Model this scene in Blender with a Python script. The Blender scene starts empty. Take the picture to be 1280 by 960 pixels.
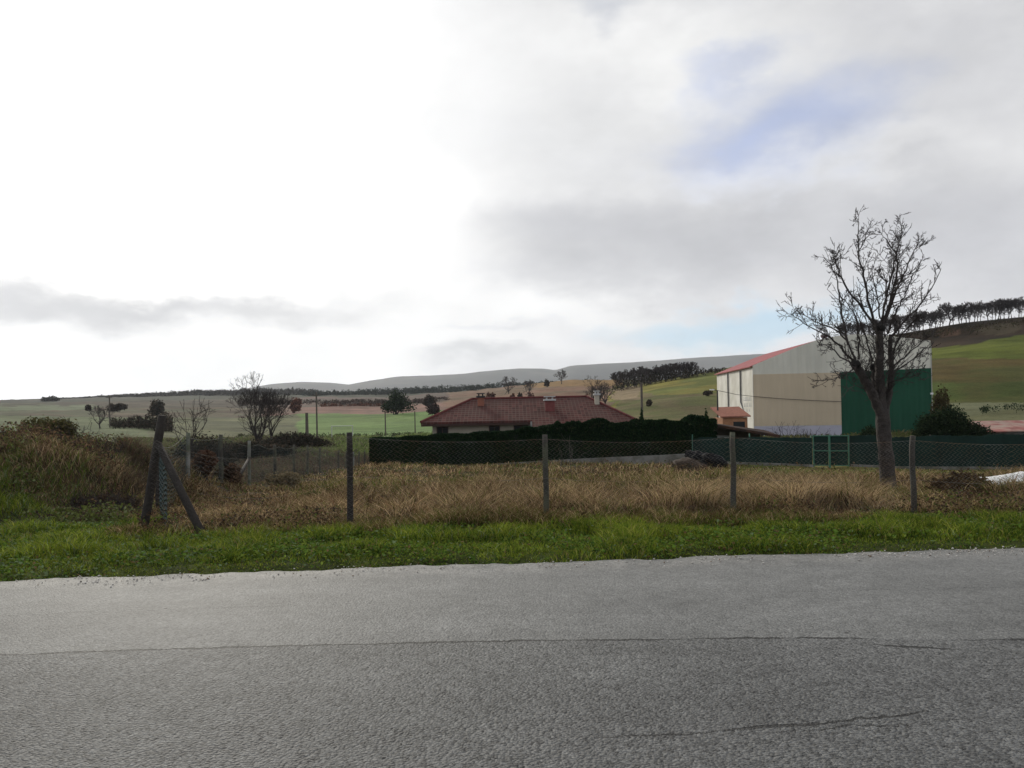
import bpy, math, random
import numpy as np
from mathutils import Vector, Matrix
R = math.radians
rng = np.random.default_rng(11)
random.seed(11)
sc = bpy.context.scene
COL = sc.collection

# ------------------------------------------------------------------ survey of the place
# F, HC, VY, ROLL: focal length (photo pixels), eye height, eye level and camera roll, used to turn
# what the photograph shows into metres on the ground.
F, HC, VY, ROLL = 967.0, 1.6, 515.0, R(1.2)
CR, SR = math.cos(ROLL), math.sin(ROLL)

def level(px, py):
    dx, dy = px - 640.0, py - VY
    return dx * CR - dy * SR, dx * SR + dy * CR

def P(px, py, D):
    a, b = level(px, py)
    return Vector((a / F * D, D, HC - b / F * D))

def photo(x, y, z):
    """world -> photo pixels (arrays)"""
    y = np.maximum(y, 0.5)
    a = x / y * F; b = (HC - z) / y * F
    return 640 + a * CR + b * SR, VY - a * SR + b * CR

# ------------------------------------------------------------------ noise
def _h(ix, iy, s):
    v = np.sin(ix * 127.1 + iy * 311.7 + s * 74.7) * 43758.5453
    return v - np.floor(v)

def vnoise(x, y, s=0):
    x = np.asarray(x, float); y = np.asarray(y, float)
    ix, iy = np.floor(x), np.floor(y)
    fx, fy = x - ix, y - iy
    fx = fx * fx * (3 - 2 * fx); fy = fy * fy * (3 - 2 * fy)
    a = _h(ix, iy, s) * (1 - fx) + _h(ix + 1, iy, s) * fx
    b = _h(ix, iy + 1, s) * (1 - fx) + _h(ix + 1, iy + 1, s) * fx
    return a * (1 - fy) + b * fy

def fbm(x, y, s=0, o=4):
    t, a, n = 0, 0.5, 0
    for k in range(o):
        t = t + a * vnoise(x * 2 ** k, y * 2 ** k, s + k); n += a; a *= 0.5
    return t / n

def sstep(a, b, x):
    t = np.clip((x - a) / (b - a), 0, 1)
    return t * t * (3 - 2 * t)

# ------------------------------------------------------------------ terrain
PXC = [-600, 0, 150, 300, 400, 500, 600, 700, 770, 830, 900, 1000, 1100, 1165, 1220, 1280, 1700]
ZROWS = {   # metres
    11: [0] * 17,
    20: [-.25, -.25, -.28, -.35, -.42, -.45, -.48, -.5, -.52, -.54, -.56, -.58, -.6, -.6, -.6, -.6, -.6],
    32: [-.9, -.9, -.9, -.95, -1.0, -1.0, -1.0, -1.0, -1.02, -1.04, -1.06, -1.12, -1.15, -1.17, -1.18, -1.2, -1.2],
    38: [-1.2, -1.2, -1.2, -1.25, -1.25, -1.25, -1.22, -1.15, -1.12, -1.1, -1.1, -1.15, -1.18, -1.2, -1.2, -1.2, -1.2],
    52: [-1.8, -1.8, -1.8, -1.75, -1.7, -1.65, -1.65, -1.6, -1.4, -1.25, -1.2, -1.15, -1.15, -1.12, -1.1, -1.05, -1.0],
}
VROWS = {   # photo row at which that ground shows
    80:   [562, 562, 561, 560, 560, 558, 556, 552, 546, 543, 541, 542, 538, 532, 528, 525, 520],
    120:  [548, 548, 547, 548, 548, 546, 542, 536, 524, 518, 515, 520, 512, 506, 502, 500, 495],
    200:  [530, 530, 531, 533, 534, 532, 525, 516, 500, 489, 482, 472, 455, 447, 440, 434, 420],
    255:  [522, 522, 522, 524, 522, 521, 514, 504, 489, 477, 467, 455, 440, 432, 424, 417, 400],
    290:  [518, 518, 518, 519, 516, 515, 508, 498, 487, 474, 464, 436, 419, 410, 401, 391.5, 350],
    360:  [514, 514, 514, 514, 512, 511, 502, 490, 487, 480, 472, 445, 428, 420, 411, 402, 365],
    500:  [509, 509, 508, 508, 506, 505, 494, 481, 478, 476, 476, 460, 445, 435, 430, 425, 400],
    700:  [506, 506, 503, 502, 500, 499, 489, 475, 475, 477, 478, 470, 460, 450, 450, 445, 420],
    1000: [504, 503, 499, 496, 494, 493, 488, 483, 482, 482, 482, 478, 470, 465, 460, 455, 450],
    1600: [502, 501, 495, 491, 490, 490, 489, 488, 488, 488, 488, 484, 480, 476, 472, 470, 465],
    2300: [503, 502, 498, 495, 494, 493, 492, 492, 492, 492, 492, 490, 486, 482, 480, 478, 475],
    5000: [506, 505, 501, 499, 498, 497, 497, 497, 497, 497, 497, 495, 491, 487, 485, 483, 480],
}
UAX = np.arange(-700, 1821, 20.0)
LAX = np.linspace(math.log(9.0), math.log(5000.0), 250)
_rows, _ld = [np.zeros(len(UAX))], [math.log(9.0)]
for d, zs in ZROWS.items():
    _rows.append(np.interp(UAX, PXC, zs)); _ld.append(math.log(d))
for d, vs in VROWS.items():
    v = np.interp(UAX, PXC, vs)
    b = (UAX - 640) * SR + (v - VY) * CR
    _rows.append(HC - b / F * d); _ld.append(math.log(d))
_rows = np.array(_rows)
ZG = np.array([[0.0] * len(UAX)] * len(LAX))
for j in range(len(UAX)):
    ZG[:, j] = np.interp(LAX, _ld, _rows[:, j])
def _blur(a, n, ax):
    k = np.hanning(2 * n + 3)[1:-1]; k /= k.sum()
    p = [(0, 0), (0, 0)]; p[ax] = (n, n)
    b = np.pad(a, p, mode='edge')
    return np.apply_along_axis(lambda r: np.convolve(r, k, 'valid'), ax, b)
ZG = _blur(_blur(ZG, 3, 1), 3, 0)

def edge(x):
    """far edge of the road"""
    x = np.asarray(x, float); xc = np.clip(x, -12, 12)
    return 8.12 + 0.062 * xc - 0.003 * xc * xc + (x - xc) * 0.05 + 0.10 * (vnoise(x * 1.3, x * 0 + 3, 5) - .5) + 0.09 * (vnoise(x * 5, x * 0 + 9, 6) - .5) + 0.05 * (vnoise(x * 13, x * 0 + 4, 8) - .5)

def ZT(x, y):
    x = np.asarray(x, float); y = np.asarray(y, float)
    yy = np.maximum(y, 9.0)
    u = np.clip((640 + F * x / yy - UAX[0]) / 20.0, 0, len(UAX) - 1.001)
    l = np.clip((np.log(yy) - LAX[0]) / (LAX[1] - LAX[0]), 0, len(LAX) - 1.001)
    iu, il = u.astype(int), l.astype(int); fu, fl = u - iu, l - il
    z = (ZG[il, iu] * (1 - fu) + ZG[il, iu + 1] * fu) * (1 - fl) + (ZG[il + 1, iu] * (1 - fu) + ZG[il + 1, iu + 1] * fu) * fl
    # weed-grown earth bank left of the side fence
    m = sstep(-6.9, -8.6, x) * sstep(10.8, 14.6, y) * sstep(24, 16.5, y)
    m = m * (0.62 + 0.50 * fbm(x * .6, y * .6, 21, 3) + .26 * fbm(x * 1.9, y * 1.9, 23, 2)) * (1 - .25 * sstep(-9.5, -13, x))
    z = z + 1.18 * m
    e = edge(x)
    s = sstep(-0.05, 0.35, y - e)
    near = sstep(400, 60, y)
    bump = (fbm(x * 1.1, y * 1.1, 31, 3) - .5) * 0.16 * sstep(0.3, 2.5, y - e) * near
    far = (fbm(x / 25, y / 25, 41, 3) - .5) * np.minimum(y * 0.009, 4) * sstep(60, 120, y)
    return z + bump + far + np.where(y < e + .4, -0.07 + 0.10 * s, 0.03)

def zt(x, y):
    return float(ZT(np.array([x]), np.array([y]))[0])

def G(px, D):
    """ground point seen at photo column px, D metres ahead"""
    x = (px - 640) / F * D
    for _ in range(4):
        b = (HC - zt(x, D)) * F / D
        x = ((px - 640) - b * SR) / CR / F * D
    return Vector((x, D, zt(x, D)))

# ------------------------------------------------------------------ mesh building
class MB:
    def __init__(self):
        self.v, self.f, self.n = [], [], 0
    def add(self, verts, faces):
        o = self.n
        self.v.extend([tuple(p) for p in verts]); self.n += len(verts)
        self.f.extend([tuple(i + o for i in f) for f in faces])
    def box(self, c, s, rz=0.0):
        hx, hy, hz = s[0] / 2, s[1] / 2, s[2] / 2
        ca, sa = math.cos(rz), math.sin(rz)
        vs = []
        for z in (-hz, hz):
            for x, y in ((-hx, -hy), (hx, -hy), (hx, hy), (-hx, hy)):
                vs.append((c[0] + x * ca - y * sa, c[1] + x * sa + y * ca, c[2] + z))
        self.add(vs, [(3, 2, 1, 0), (4, 5, 6, 7), (0, 1, 5, 4), (1, 2, 6, 5), (2, 3, 7, 6), (3, 0, 4, 7)])
    def slab(self, poly, off):
        """closed solid: polygon (list of Vectors) and its copy moved by off"""
        n = len(poly); off = Vector(off)
        a = [Vector(p) for p in poly]; b = [p + off for p in a]
        fs = [tuple(range(n)), tuple(range(2 * n - 1, n - 1, -1))]
        for i in range(n):
            j = (i + 1) % n
            fs.append((i, i + n, j + n, j))
        self.add(a + b, fs)
    def tube(self, pts, radii, n=6, cap=True, jit=0.0):
        pts = np.array([tuple(p) for p in pts], float); m = len(pts)
        if np.isscalar(radii): radii = [radii] * m
        t = np.gradient(pts, axis=0); t /= np.linalg.norm(t, axis=1)[:, None] + 1e-9
        ref = np.array([0.31, 0.17, 0.93]) if abs(t[0][2]) < .8 else np.array([0.95, 0.21, 0.1])
        a = np.cross(t, ref); a /= np.linalg.norm(a, axis=1)[:, None] + 1e-9
        b = np.cross(t, a)
        ang = np.arange(n) / n * 2 * math.pi
        r = np.array(radii)[:, None] * (1 + jit * (rng.random((m, n)) - .5))
        V = pts[:, None, :] + r[..., None] * (np.cos(ang)[None, :, None] * a[:, None, :] + np.sin(ang)[None, :, None] * b[:, None, :])
        fs = []
        for i in range(m - 1):
            for k in range(n):
                k2 = (k + 1) % n
                fs.append((i * n + k, i * n + k2, (i + 1) * n + k2, (i + 1) * n + k))
        if cap:
            fs.append(tuple(range(n - 1, -1, -1))); fs.append(tuple((m - 1) * n + k for k in range(n)))
        self.add(V.reshape(-1, 3).tolist(), fs)
    def blob(self, c, s, seed=0, rough=.25, nu=18, nv=10, cut=-1.0):
        vs, fs = [], []
        for j in range(nv + 1):
            th = math.pi * j / nv
            for i in range(nu):
                ph = 2 * math.pi * i / nu
                d = (math.sin(th) * math.cos(ph), math.sin(th) * math.sin(ph), math.cos(th))
                k = 1 + rough * 2 * (float(fbm(np.array([d[0] * 1.7 + seed * 3.1 + d[2]]), np.array([d[1] * 1.7 + d[2] * 1.3]), seed, 3)[0]) - .5)
                vs.append((c[0] + s[0] * d[0] * k, c[1] + s[1] * d[1] * k, c[2] + s[2] * max(d[2], cut) * k))
        for j in range(nv):
            for i in range(nu):
                i2 = (i + 1) % nu
                fs.append((j * nu + i, (j + 1) * nu + i, (j + 1) * nu + i2, j * nu + i2))
        self.add(vs, fs)
    def build(self, name, mat, parent=None, smooth=False, bevel=0.0):
        me = bpy.data.meshes.new(name); me.from_pydata(self.v, [], self.f)
        if smooth: me.polygons.foreach_set('use_smooth', [True] * len(me.polygons))
        me.update()
        return link(name, me, mat, parent, bevel)

def link(name, me, mat, parent=None, bevel=0.0):
    o = bpy.data.objects.new(name, me); COL.objects.link(o)
    me.materials.append(mat)
    if parent is not None:
        o.parent = parent
        o.matrix_parent_inverse = WORLD(parent).inverted()
    if bevel:
        m = o.modifiers.new('bevel', 'BEVEL'); m.width = bevel; m.segments = 2; m.limit_method = 'ANGLE'
    return o

def WORLD(o):
    m = Matrix.LocRotScale(o.location, o.rotation_euler, o.scale)
    if o.parent is not None:
        m = WORLD(o.parent) @ o.matrix_parent_inverse @ m
    return m

def mesh_np(name, V, faces, mat, parent=None, col=None, smooth=False):
    """faces: int array (M,k)"""
    V = np.ascontiguousarray(V, dtype=np.float32); faces = np.ascontiguousarray(faces, dtype=np.int32)
    M, k = faces.shape
    me = bpy.data.meshes.new(name)
    me.vertices.add(len(V)); me.vertices.foreach_set('co', V.ravel())
    me.loops.add(M * k); me.loops.foreach_set('vertex_index', faces.ravel())
    me.polygons.add(M)
    me.polygons.foreach_set('loop_start', np.arange(0, M * k, k, dtype=np.int32))
    if smooth: me.polygons.foreach_set('use_smooth', np.ones(M, dtype=bool))
    if col is not None:
        at = me.color_attributes.new('col', 'FLOAT_COLOR', 'POINT')
        c = np.ones((len(V), 4), np.float32); c[:, :3] = col
        at.data.foreach_set('color', c.ravel())
    me.update(calc_edges=True); me.validate()
    return link(name, me, mat, parent)

def tag(o, label=None, cat=None, group=None, kind=None):
    if label: o['label'] = label
    if cat: o['category'] = cat
    if group: o['group'] = group
    if kind: o['kind'] = kind
    return o

def thing(name, label, cat, loc=(0, 0, 0), group=None):
    o = bpy.data.objects.new(name, None); COL.objects.link(o)
    o.location = loc; o.empty_display_size = .2
    return tag(o, label, cat, group)

def dup(root, loc, rz, sc_, label=None, group=None):
    c = root.copy(); COL.objects.link(c)
    c.location = loc; c.rotation_euler = (0, 0, rz); c.scale = (sc_, sc_, sc_) if np.isscalar(sc_) else sc_
    if label: c['label'] = label
    if group: c['group'] = group
    for ch in [o for o in bpy.data.objects if o.parent == root]:
        d = ch.copy(); COL.objects.link(d); d.parent = c; d.matrix_parent_inverse = ch.matrix_parent_inverse.copy()
    return c

# ------------------------------------------------------------------ materials
def nodes(m):
    m.use_nodes = True
    nt = m.node_tree; nt.nodes.clear()
    return nt, nt.nodes.new, nt.links.new

class NG:
    """tiny node-graph writer"""
    def __init__(s, nt): s.nt = nt
    def n(s, t, **kw):
        o = s.nt.nodes.new(t)
        for k, v in kw.items(): setattr(o, k, v)
        return o
    def put(s, sock, v):
        if isinstance(v, bpy.types.NodeSocket): s.nt.links.new(v, sock)
        elif v is not None: sock.default_value = v
    def m(s, op, a, b=None, c=None, clamp=False):
        o = s.n('ShaderNodeMath', operation=op, use_clamp=clamp)
        s.put(o.inputs[0], a); s.put(o.inputs[1], b); s.put(o.inputs[2], c)
        return o.outputs[0]
    def v(s, op, a, b=None):
        o = s.n('ShaderNodeVectorMath', operation=op)
        s.put(o.inputs[0], a); s.put(o.inputs[1], b)
        return o.outputs[0] if op not in ('LENGTH', 'DOT_PRODUCT') else o.outputs['Value']
    def noise(s, vec, scale, detail=4, rough=.55, dist=0, out='Fac'):
        o = s.n('ShaderNodeTexNoise'); s.put(o.inputs['Vector'], vec)
        o.inputs['Scale'].default_value = scale; o.inputs['Detail'].default_value = detail
        o.inputs['Roughness'].default_value = rough; o.inputs['Distortion'].default_value = dist
        return o.outputs[out]
    def ramp(s, x, a, b, lo=0., hi=1., smooth=True):
        o = s.n('ShaderNodeMapRange', interpolation_type='SMOOTHSTEP' if smooth else 'LINEAR')
        s.put(o.inputs[0], x)
        for i, q in enumerate((a, b, lo, hi)): s.put(o.inputs[i + 1], q)
        return o.outputs[0]
    def mix(s, f, a, b, mode='MIX'):
        o = s.n('ShaderNodeMix', data_type='RGBA', blend_type=mode)
        s.put(o.inputs[0], f)
        for i, q in ((6, a), (7, b)):
            s.put(o.inputs[i], q if isinstance(q, bpy.types.NodeSocket) else (tuple(q) + (1,))[:4])
        return o.outputs[2]
    def bump(s, h, strength, dist):
        o = s.n('ShaderNodeBump'); s.put(o.inputs['Height'], h)
        o.inputs['Strength'].default_value = strength; o.inputs['Distance'].default_value = dist
        return o.outputs[0]

def mat(name, color=None, rough=.85, var=.25, scale=3., fine=None, bump=0., bscale=20., spec=.25, attr=False, transl=0., metal=0., tint=None):
    m = bpy.data.materials.new(name); nt, N, L = nodes(m); g = NG(nt)
    out = N('ShaderNodeOutputMaterial')
    pos = g.n('ShaderNodeTexCoord').outputs['Object']
    if attr:
        a = g.n('ShaderNodeAttribute', attribute_name='col'); base = a.outputs['Color']
    else:
        base = g.n('ShaderNodeRGB').outputs[0]; base.default_value = tuple(color) + (1,)
    c = base
    if var:
        k = g.ramp(g.noise(pos, scale, 5), .25, .75, 1 - var, 1 + var, False)
        c = g.mix(1., c, g.n('ShaderNodeCombineColor').outputs[0], 'MULTIPLY') if False else c
        mul = g.n('ShaderNodeVectorMath', operation='SCALE'); g.put(mul.inputs[0], c); g.put(mul.inputs['Scale'], k); c = mul.outputs[0]
    if tint:
        f = g.ramp(g.noise(pos, tint[1], 4), .5 - tint[2], .5 + tint[2])
        c = g.mix(f, c, tint[0])
    if fine:
        k = g.ramp(g.noise(pos, fine[0], 3), .2, .8, 1 - fine[1], 1 + fine[1], False)
        mul = g.n('ShaderNodeVectorMath', operation='SCALE'); g.put(mul.inputs[0], c); g.put(mul.inputs['Scale'], k); c = mul.outputs[0]
    if transl:
        d = g.n('ShaderNodeBsdfDiffuse'); t = g.n('ShaderNodeBsdfTranslucent')
        g.put(d.inputs[0], c); g.put(t.inputs[0], c)
        mx = g.n('ShaderNodeMixShader'); mx.inputs[0].default_value = transl
        L(d.outputs[0], mx.inputs[1]); L(t.outputs[0], mx.inputs[2]); L(mx.outputs[0], out.inputs[0])
    else:
        b = g.n('ShaderNodeBsdfPrincipled'); g.put(b.inputs['Base Color'], c)
        b.inputs['Roughness'].default_value = rough; b.inputs['Specular IOR Level'].default_value = spec
        b.inputs['Metallic'].default_value = metal
        if bump: g.put(b.inputs['Normal'], g.bump(g.noise(pos, bscale, 5), bump, .05))
        L(b.outputs[0], out.inputs[0])
    return m

M = {}
M['blade'] = mat('blade_green', attr=True, var=0, transl=.38)
M['leaf'] = mat('leaf', attr=True, var=0, transl=.25)
M['dark_leaf'] = mat('dark_leaf', attr=True, var=0, transl=.08)
M['bark'] = mat('bark_grey', (.048, .041, .036), var=.45, scale=6, fine=(40, .5), bump=1., bscale=18)
M['twig'] = mat('twig_bark', (.042, .035, .032), var=.3, scale=4)
M['far_twig'] = mat('distant_twig_bark', (.05, .042, .04), var=.3, scale=.6)
M['burnt'] = mat('blackened_wood', (.02, .018, .016), var=.4, scale=9, bump=.8, bscale=14)
M['post'] = mat('weathered_post', (.055, .050, .043), var=.4, scale=5, fine=(50, .3), bump=.4, bscale=40, tint=((.085, .088, .06), 3, .12))
M['dark_post'] = mat('dark_tarred_timber', (.035, .03, .026), var=.4, scale=5, fine=(50, .3), bump=.5, bscale=30)
M['concrete_post'] = mat('concrete_post', (.2, .2, .185), var=.35, scale=4, fine=(40, .25), bump=.3, bscale=40, tint=((.1, .11, .075), 3, .15))
M['wire'] = mat('galvanised_wire', (.17, .165, .15), rough=.8, var=.3, scale=3, spec=.1, tint=((.16, .11, .07), 2.5, .12))
M['green_wire'] = mat('green_coated_wire', (.035, .058, .058), rough=.7, var=.3, scale=2)
M['screen'] = mat('green_screen_cloth', (.005, .021, .016), rough=.75, var=.35, scale=1.2, fine=(14, .25))
M['gate_paint'] = mat('green_gate_paint', (.05, .15, .10), rough=.45, var=.2, scale=6)
M['concrete'] = mat('concrete', (.19, .185, .17), var=.3, scale=2.5, fine=(30, .2), bump=.3, bscale=30, tint=((.09, .09, .07), 1.5, .15))
M['soil'] = mat('dug_soil', (.05, .035, .025), var=.4, scale=5, bump=1., bscale=12)
M['black_plastic'] = mat('black_plastic_sheet', (.008, .008, .009), rough=.6, var=.2, spec=.12)
M['white_plastic'] = mat('white_plastic_sheet', (.72, .72, .70), rough=.5, var=.1, scale=6)
M['cream_wall'] = mat('cream_render', (.42, .38, .30), var=.12, scale=1.2)
M['white_paint'] = mat('white_paint', (.45, .45, .43), var=.08)
M['window_glass'] = mat('dark_window_glass', (.02, .022, .025), rough=.1, var=0, spec=.5)
M['fascia'] = mat('brown_fascia', (.06, .035, .028), var=.2)
M['brick_red'] = mat('terracotta_brick', (.25, .10, .065), var=.2, scale=4, fine=(25, .2))
M['cladding_pale'] = mat('pale_grey_cladding', (.40, .40, .37), rough=.6, var=.05, scale=.4)
M['cladding_white'] = mat('white_render', (.72, .70, .64), rough=.8, var=.08, scale=.7, tint=((.55, .53, .46), .5, .2))
M['rust_roof'] = mat('rusty_sheet_roof', (.06, .034, .025), spec=.05, rough=.9, var=.4, scale=2.5, tint=((.03, .024, .022), 1.3, .1))
M['wood'] = mat('pole_wood', (.10, .085, .07), var=.3, scale=3)
M['lamp'] = mat('lamp_lens_white', (.75, .75, .75), rough=.3, var=0)
M['black_metal'] = mat('black_metal', (.03, .03, .032), rough=.5, var=0)
M['dark_grey'] = mat('dark_grey_lettering', (.18, .18, .18), var=0)

def ribbed(name, color, period, axis_dir, depth=.03, rough=.55, var=.06, wave=True):
    m = bpy.data.materials.new(name); nt, N, L = nodes(m); g = NG(nt)
    out = N('ShaderNodeOutputMaterial'); b = N('ShaderNodeBsdfPrincipled')
    pos = g.n('ShaderNodeTexCoord').outputs['Object']
    s = g.v('DOT_PRODUCT', pos, tuple(axis_dir))
    w = g.m('SINE', g.m('MULTIPLY', s, 2 * math.pi / period))
    k = g.ramp(g.noise(pos, .35, 5), .25, .75, 1 - var, 1 + var, False)
    st = g.n('ShaderNodeMapping'); g.put(st.inputs[0], pos); st.inputs['Scale'].default_value = (2.5, 2.5, .15)
    k2 = g.ramp(g.noise(st.outputs[0], 1., 4), .3, .7, 1 - var, 1 + var * .6, False)
    mul = g.n('ShaderNodeVectorMath', operation='SCALE'); mul.inputs[0].default_value = color; g.put(mul.inputs['Scale'], g.m('MULTIPLY', k, k2))
    g.put(b.inputs['Base Color'], mul.outputs[0]); b.inputs['Roughness'].default_value = rough; b.inputs['Specular IOR Level'].default_value = .1
    g.put(b.inputs['Normal'], g.bump(w, .6, depth)); L(b.outputs[0], out.inputs[0])
    return m

def tiles(name):
    m = bpy.data.materials.new(name); nt, N, L = nodes(m); g = NG(nt)
    out = N('ShaderNodeOutputMaterial'); b = N('ShaderNodeBsdfPrincipled')
    tc = g.n('ShaderNodeTexCoord').outputs['Object']
    sp = g.n('ShaderNodeSeparateXYZ'); g.put(sp.inputs[0], tc)
    fx = g.m('FRACT', g.m('DIVIDE', sp.outputs[0], .27)); fy = g.m('FRACT', g.m('DIVIDE', sp.outputs[1], .46))
    ex = g.m('ABSOLUTE', g.m('SUBTRACT', fx, .5)); ey = g.m('ABSOLUTE', g.m('SUBTRACT', fy, .5))
    lx = g.m('MULTIPLY', g.ramp(ex, .38, .49), .7); ly = g.ramp(ey, .36, .48)
    ln = g.m('MAXIMUM', lx, ly)
    iv = g.n('ShaderNodeCombineXYZ'); g.put(iv.inputs[0], g.m('FLOOR', g.m('DIVIDE', sp.outputs[0], .27))); g.put(iv.inputs[1], g.m('FLOOR', g.m('DIVIDE', sp.outputs[1], .46)))
    wn = g.n('ShaderNodeTexWhiteNoise'); g.put(wn.inputs[0], iv.outputs[0])
    c = g.mix(wn.outputs['Value'], (.05, .021, .018), (.10, .038, .033))
    c = g.mix(g.ramp(g.noise(tc, .5, 4), .4, .7), c, (.07, .036, .031))
    c = g.mix(g.m('MULTIPLY', ln, .55), c, (.15, .115, .10))
    g.put(b.inputs['Base Color'], c); b.inputs['Roughness'].default_value = .9; b.inputs['Specular IOR Level'].default_value = .06
    g.put(b.inputs['Normal'], g.bump(g.m('SINE', g.m('MULTIPLY', fx, 6.283)), .12, .02)); L(b.outputs[0], out.inputs[0])
    return m
M['roof_tile'] = tiles('dark_red_roof_tiles')

def asphalt():
    m = bpy.data.materials.new('worn_asphalt'); nt, N, L = nodes(m); g = NG(nt)
    out = N('ShaderNodeOutputMaterial'); b = N('ShaderNodeBsdfPrincipled')
    tc = g.n('ShaderNodeTexCoord').outputs['Object']
    sp = g.n('ShaderNodeSeparateXYZ'); g.put(sp.inputs[0], tc); x, y = sp.outputs[0], sp.outputs[1]
    xv = g.n('ShaderNodeCombineXYZ'); g.put(xv.inputs[0], x)
    def curve(c0, c1, c2, amp, sc_, seed):
        o = g.n('ShaderNodeCombineXYZ'); g.put(o.inputs[0], x); o.inputs[1].default_value = seed
        n1 = g.m('ADD', g.m('SUBTRACT', g.noise(o.outputs[0], sc_, 8, .72), .5), g.m('MULTIPLY', g.m('SUBTRACT', g.noise(tc, 30., 4, .7), .5), .06 / amp))
        q = g.m('ADD', g.m('MULTIPLY_ADD', x, c1, c0), g.m('MULTIPLY', g.m('MULTIPLY', x, x), c2))
        return g.m('SUBTRACT', y, g.m('ADD', q, g.m('MULTIPLY', n1, amp)))
    seam = curve(5.38, -.02, -.012, .16, 1.6, 3.)
    near = g.m('MULTIPLY_ADD', g.ramp(seam, .02, -.02), .6, g.m('MULTIPLY', g.ramp(seam, 1.6, -1.2), .4))
    # aggregate
    vor = g.n('ShaderNodeTexVoronoi'); g.put(vor.inputs['Vector'], tc); vor.inputs['Scale'].default_value = 88
    vor2 = g.n('ShaderNodeTexVoronoi'); g.put(vor2.inputs['Vector'], tc); vor2.inputs['Scale'].default_value = 48
    stone = g.n('ShaderNodeSeparateColor'); g.put(stone.inputs[0], vor.outputs['Color'])
    stone2 = g.n('ShaderNodeSeparateColor'); g.put(stone2.inputs[0], vor2.outputs['Color'])
    speck = g.m('ADD', g.m('MULTIPLY', stone.outputs[0], .5), g.m('MULTIPLY', stone2.outputs[1], .5))
    amp = g.m('MULTIPLY_ADD', near, .50, .42)
    k = g.m('ADD', 1., g.m('MULTIPLY', amp, g.m('SUBTRACT', g.m('MULTIPLY', speck, 2.), 1.)))
    big = g.ramp(g.noise(tc, .6, 6, .65), .3, .7, .80, 1.2, False)
    mid = g.ramp(g.noise(tc, 4.2, 6, .7), .3, .7, .84, 1.16, False)
    strips = g.n('ShaderNodeMapping'); g.put(strips.inputs[0], tc); strips.inputs['Scale'].default_value = (.12, 1.1, 1)
    band = g.ramp(g.noise(strips.outputs[0], 1.2, 4), .3, .7, .86, 1.12, False)
    k = g.m('MULTIPLY', g.m('MULTIPLY', k, big), g.m('MULTIPLY', mid, band))
    c = g.mix(near, (.138, .139, .134), (.088, .089, .087))
    dusty = g.ramp(curve(8.0, .062, -.003, .5, 1.2, 8.), -.55, .05)
    c = g.mix(g.m('MULTIPLY', g.m('MULTIPLY', dusty, .7), g.ramp(g.noise(tc, 2.2, 6, .7), .3, .7)), c, (.27, .26, .24))
    mul = g.n('ShaderNodeVectorMath', operation='SCALE'); g.put(mul.inputs[0], c); g.put(mul.inputs['Scale'], k); c = mul.outputs[0]
    # cracks
    def crack(d, w, x0, x1, seed, dens=.5):
        o = g.n('ShaderNodeCombineXYZ'); g.put(o.inputs[0], x); o.inputs[1].default_value = seed
        wv = g.m('MULTIPLY', g.ramp(g.noise(o.outputs[0], 2.2, 5, .7), dens - .1, dens + .22), w)
        wv = g.m('MULTIPLY', wv, g.m('MULTIPLY', g.ramp(x, x0, x0 + .25), g.ramp(x, x1, x1 - .25)))
        return g.m('LESS_THAN', g.m('ABSOLUTE', d), wv)
    cr = crack(seam, .020, -9, 2.5, 1.7, .36)
    s2 = curve(6.2, -.62, .068, .18, 2.6, 12.)
    cr = g.m('MAXIMUM', cr, crack(s2, .020, 2.25, 2.95, 5.2, .3))
    cr = g.m('MAXIMUM', cr, crack(curve(5.38, -.02, -.012, .10, 3.5, 44.), .022, 3.1, 3.7, 6.2, .40))
    cr = g.m('MAXIMUM', cr, crack(curve(3.72, .05, .035, .16, 3., 21.), .017, .35, 2.2, 9.2, .38))
    cr = g.m('MAXIMUM', cr, crack(curve(3.55, .05, .05, .25, 3., 31.), .008, .3, 1.5, 19.2, .5))
    cr = g.m('MAXIMUM', cr, crack(curve(3.62, .12, .0, .3, 4., 51.), .010, 1.1, 2.4, 29.2, .46))
    cr = g.m('MAXIMUM', cr, crack(curve(5.22, .05, -.02, .22, 4., 61.), .016, 2.9, 3.9, 39.2, .40))
    cr = g.m('MAXIMUM', cr, crack(curve(6.6, .03, -.004, .3, 2., 71.), .008, -6., 6., 49.2, .52))
    vx = g.n('ShaderNodeTexVoronoi', feature='F1'); g.put(vx.inputs['Vector'], tc); vx.inputs['Scale'].default_value = 1.15
    spot = g.m('LESS_THAN', vx.outputs['Distance'], .019)
    cr = g.m('MAXIMUM', cr, spot)
    pit = g.m('MULTIPLY', g.m('GREATER_THAN', g.noise(tc, 26., 4, .6), .56), g.m('MULTIPLY', g.ramp(g.noise(tc, 1.1, 4, .6), .56, .70), g.ramp(g.m('ABSOLUTE', seam), .5, .05)))
    cr = g.m('MAXIMUM', cr, g.m('MULTIPLY', pit, .7))
    c = g.mix(g.m('MULTIPLY', cr, .95), c, (.010, .010, .009))
    g.put(b.inputs['Base Color'], c); b.inputs['Roughness'].default_value = .72; b.inputs['Specular IOR Level'].default_value = .3
    h = g.m('SUBTRACT', g.m('ADD', g.m('MULTIPLY', g.m('SUBTRACT', 1., vor.outputs['Distance']), .6), g.m('SUBTRACT', 1., vor2.outputs['Distance'])), g.m('MULTIPLY', cr, 2.))
    bp = g.n('ShaderNodeBump'); g.put(bp.inputs['Height'], h); g.put(bp.inputs['Strength'], g.m('MULTIPLY_ADD', near, .4, .6)); bp.inputs['Distance'].default_value = .009
    g.put(b.inputs['Normal'], bp.outputs[0]); L(b.outputs[0], out.inputs[0])
    return m

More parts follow.
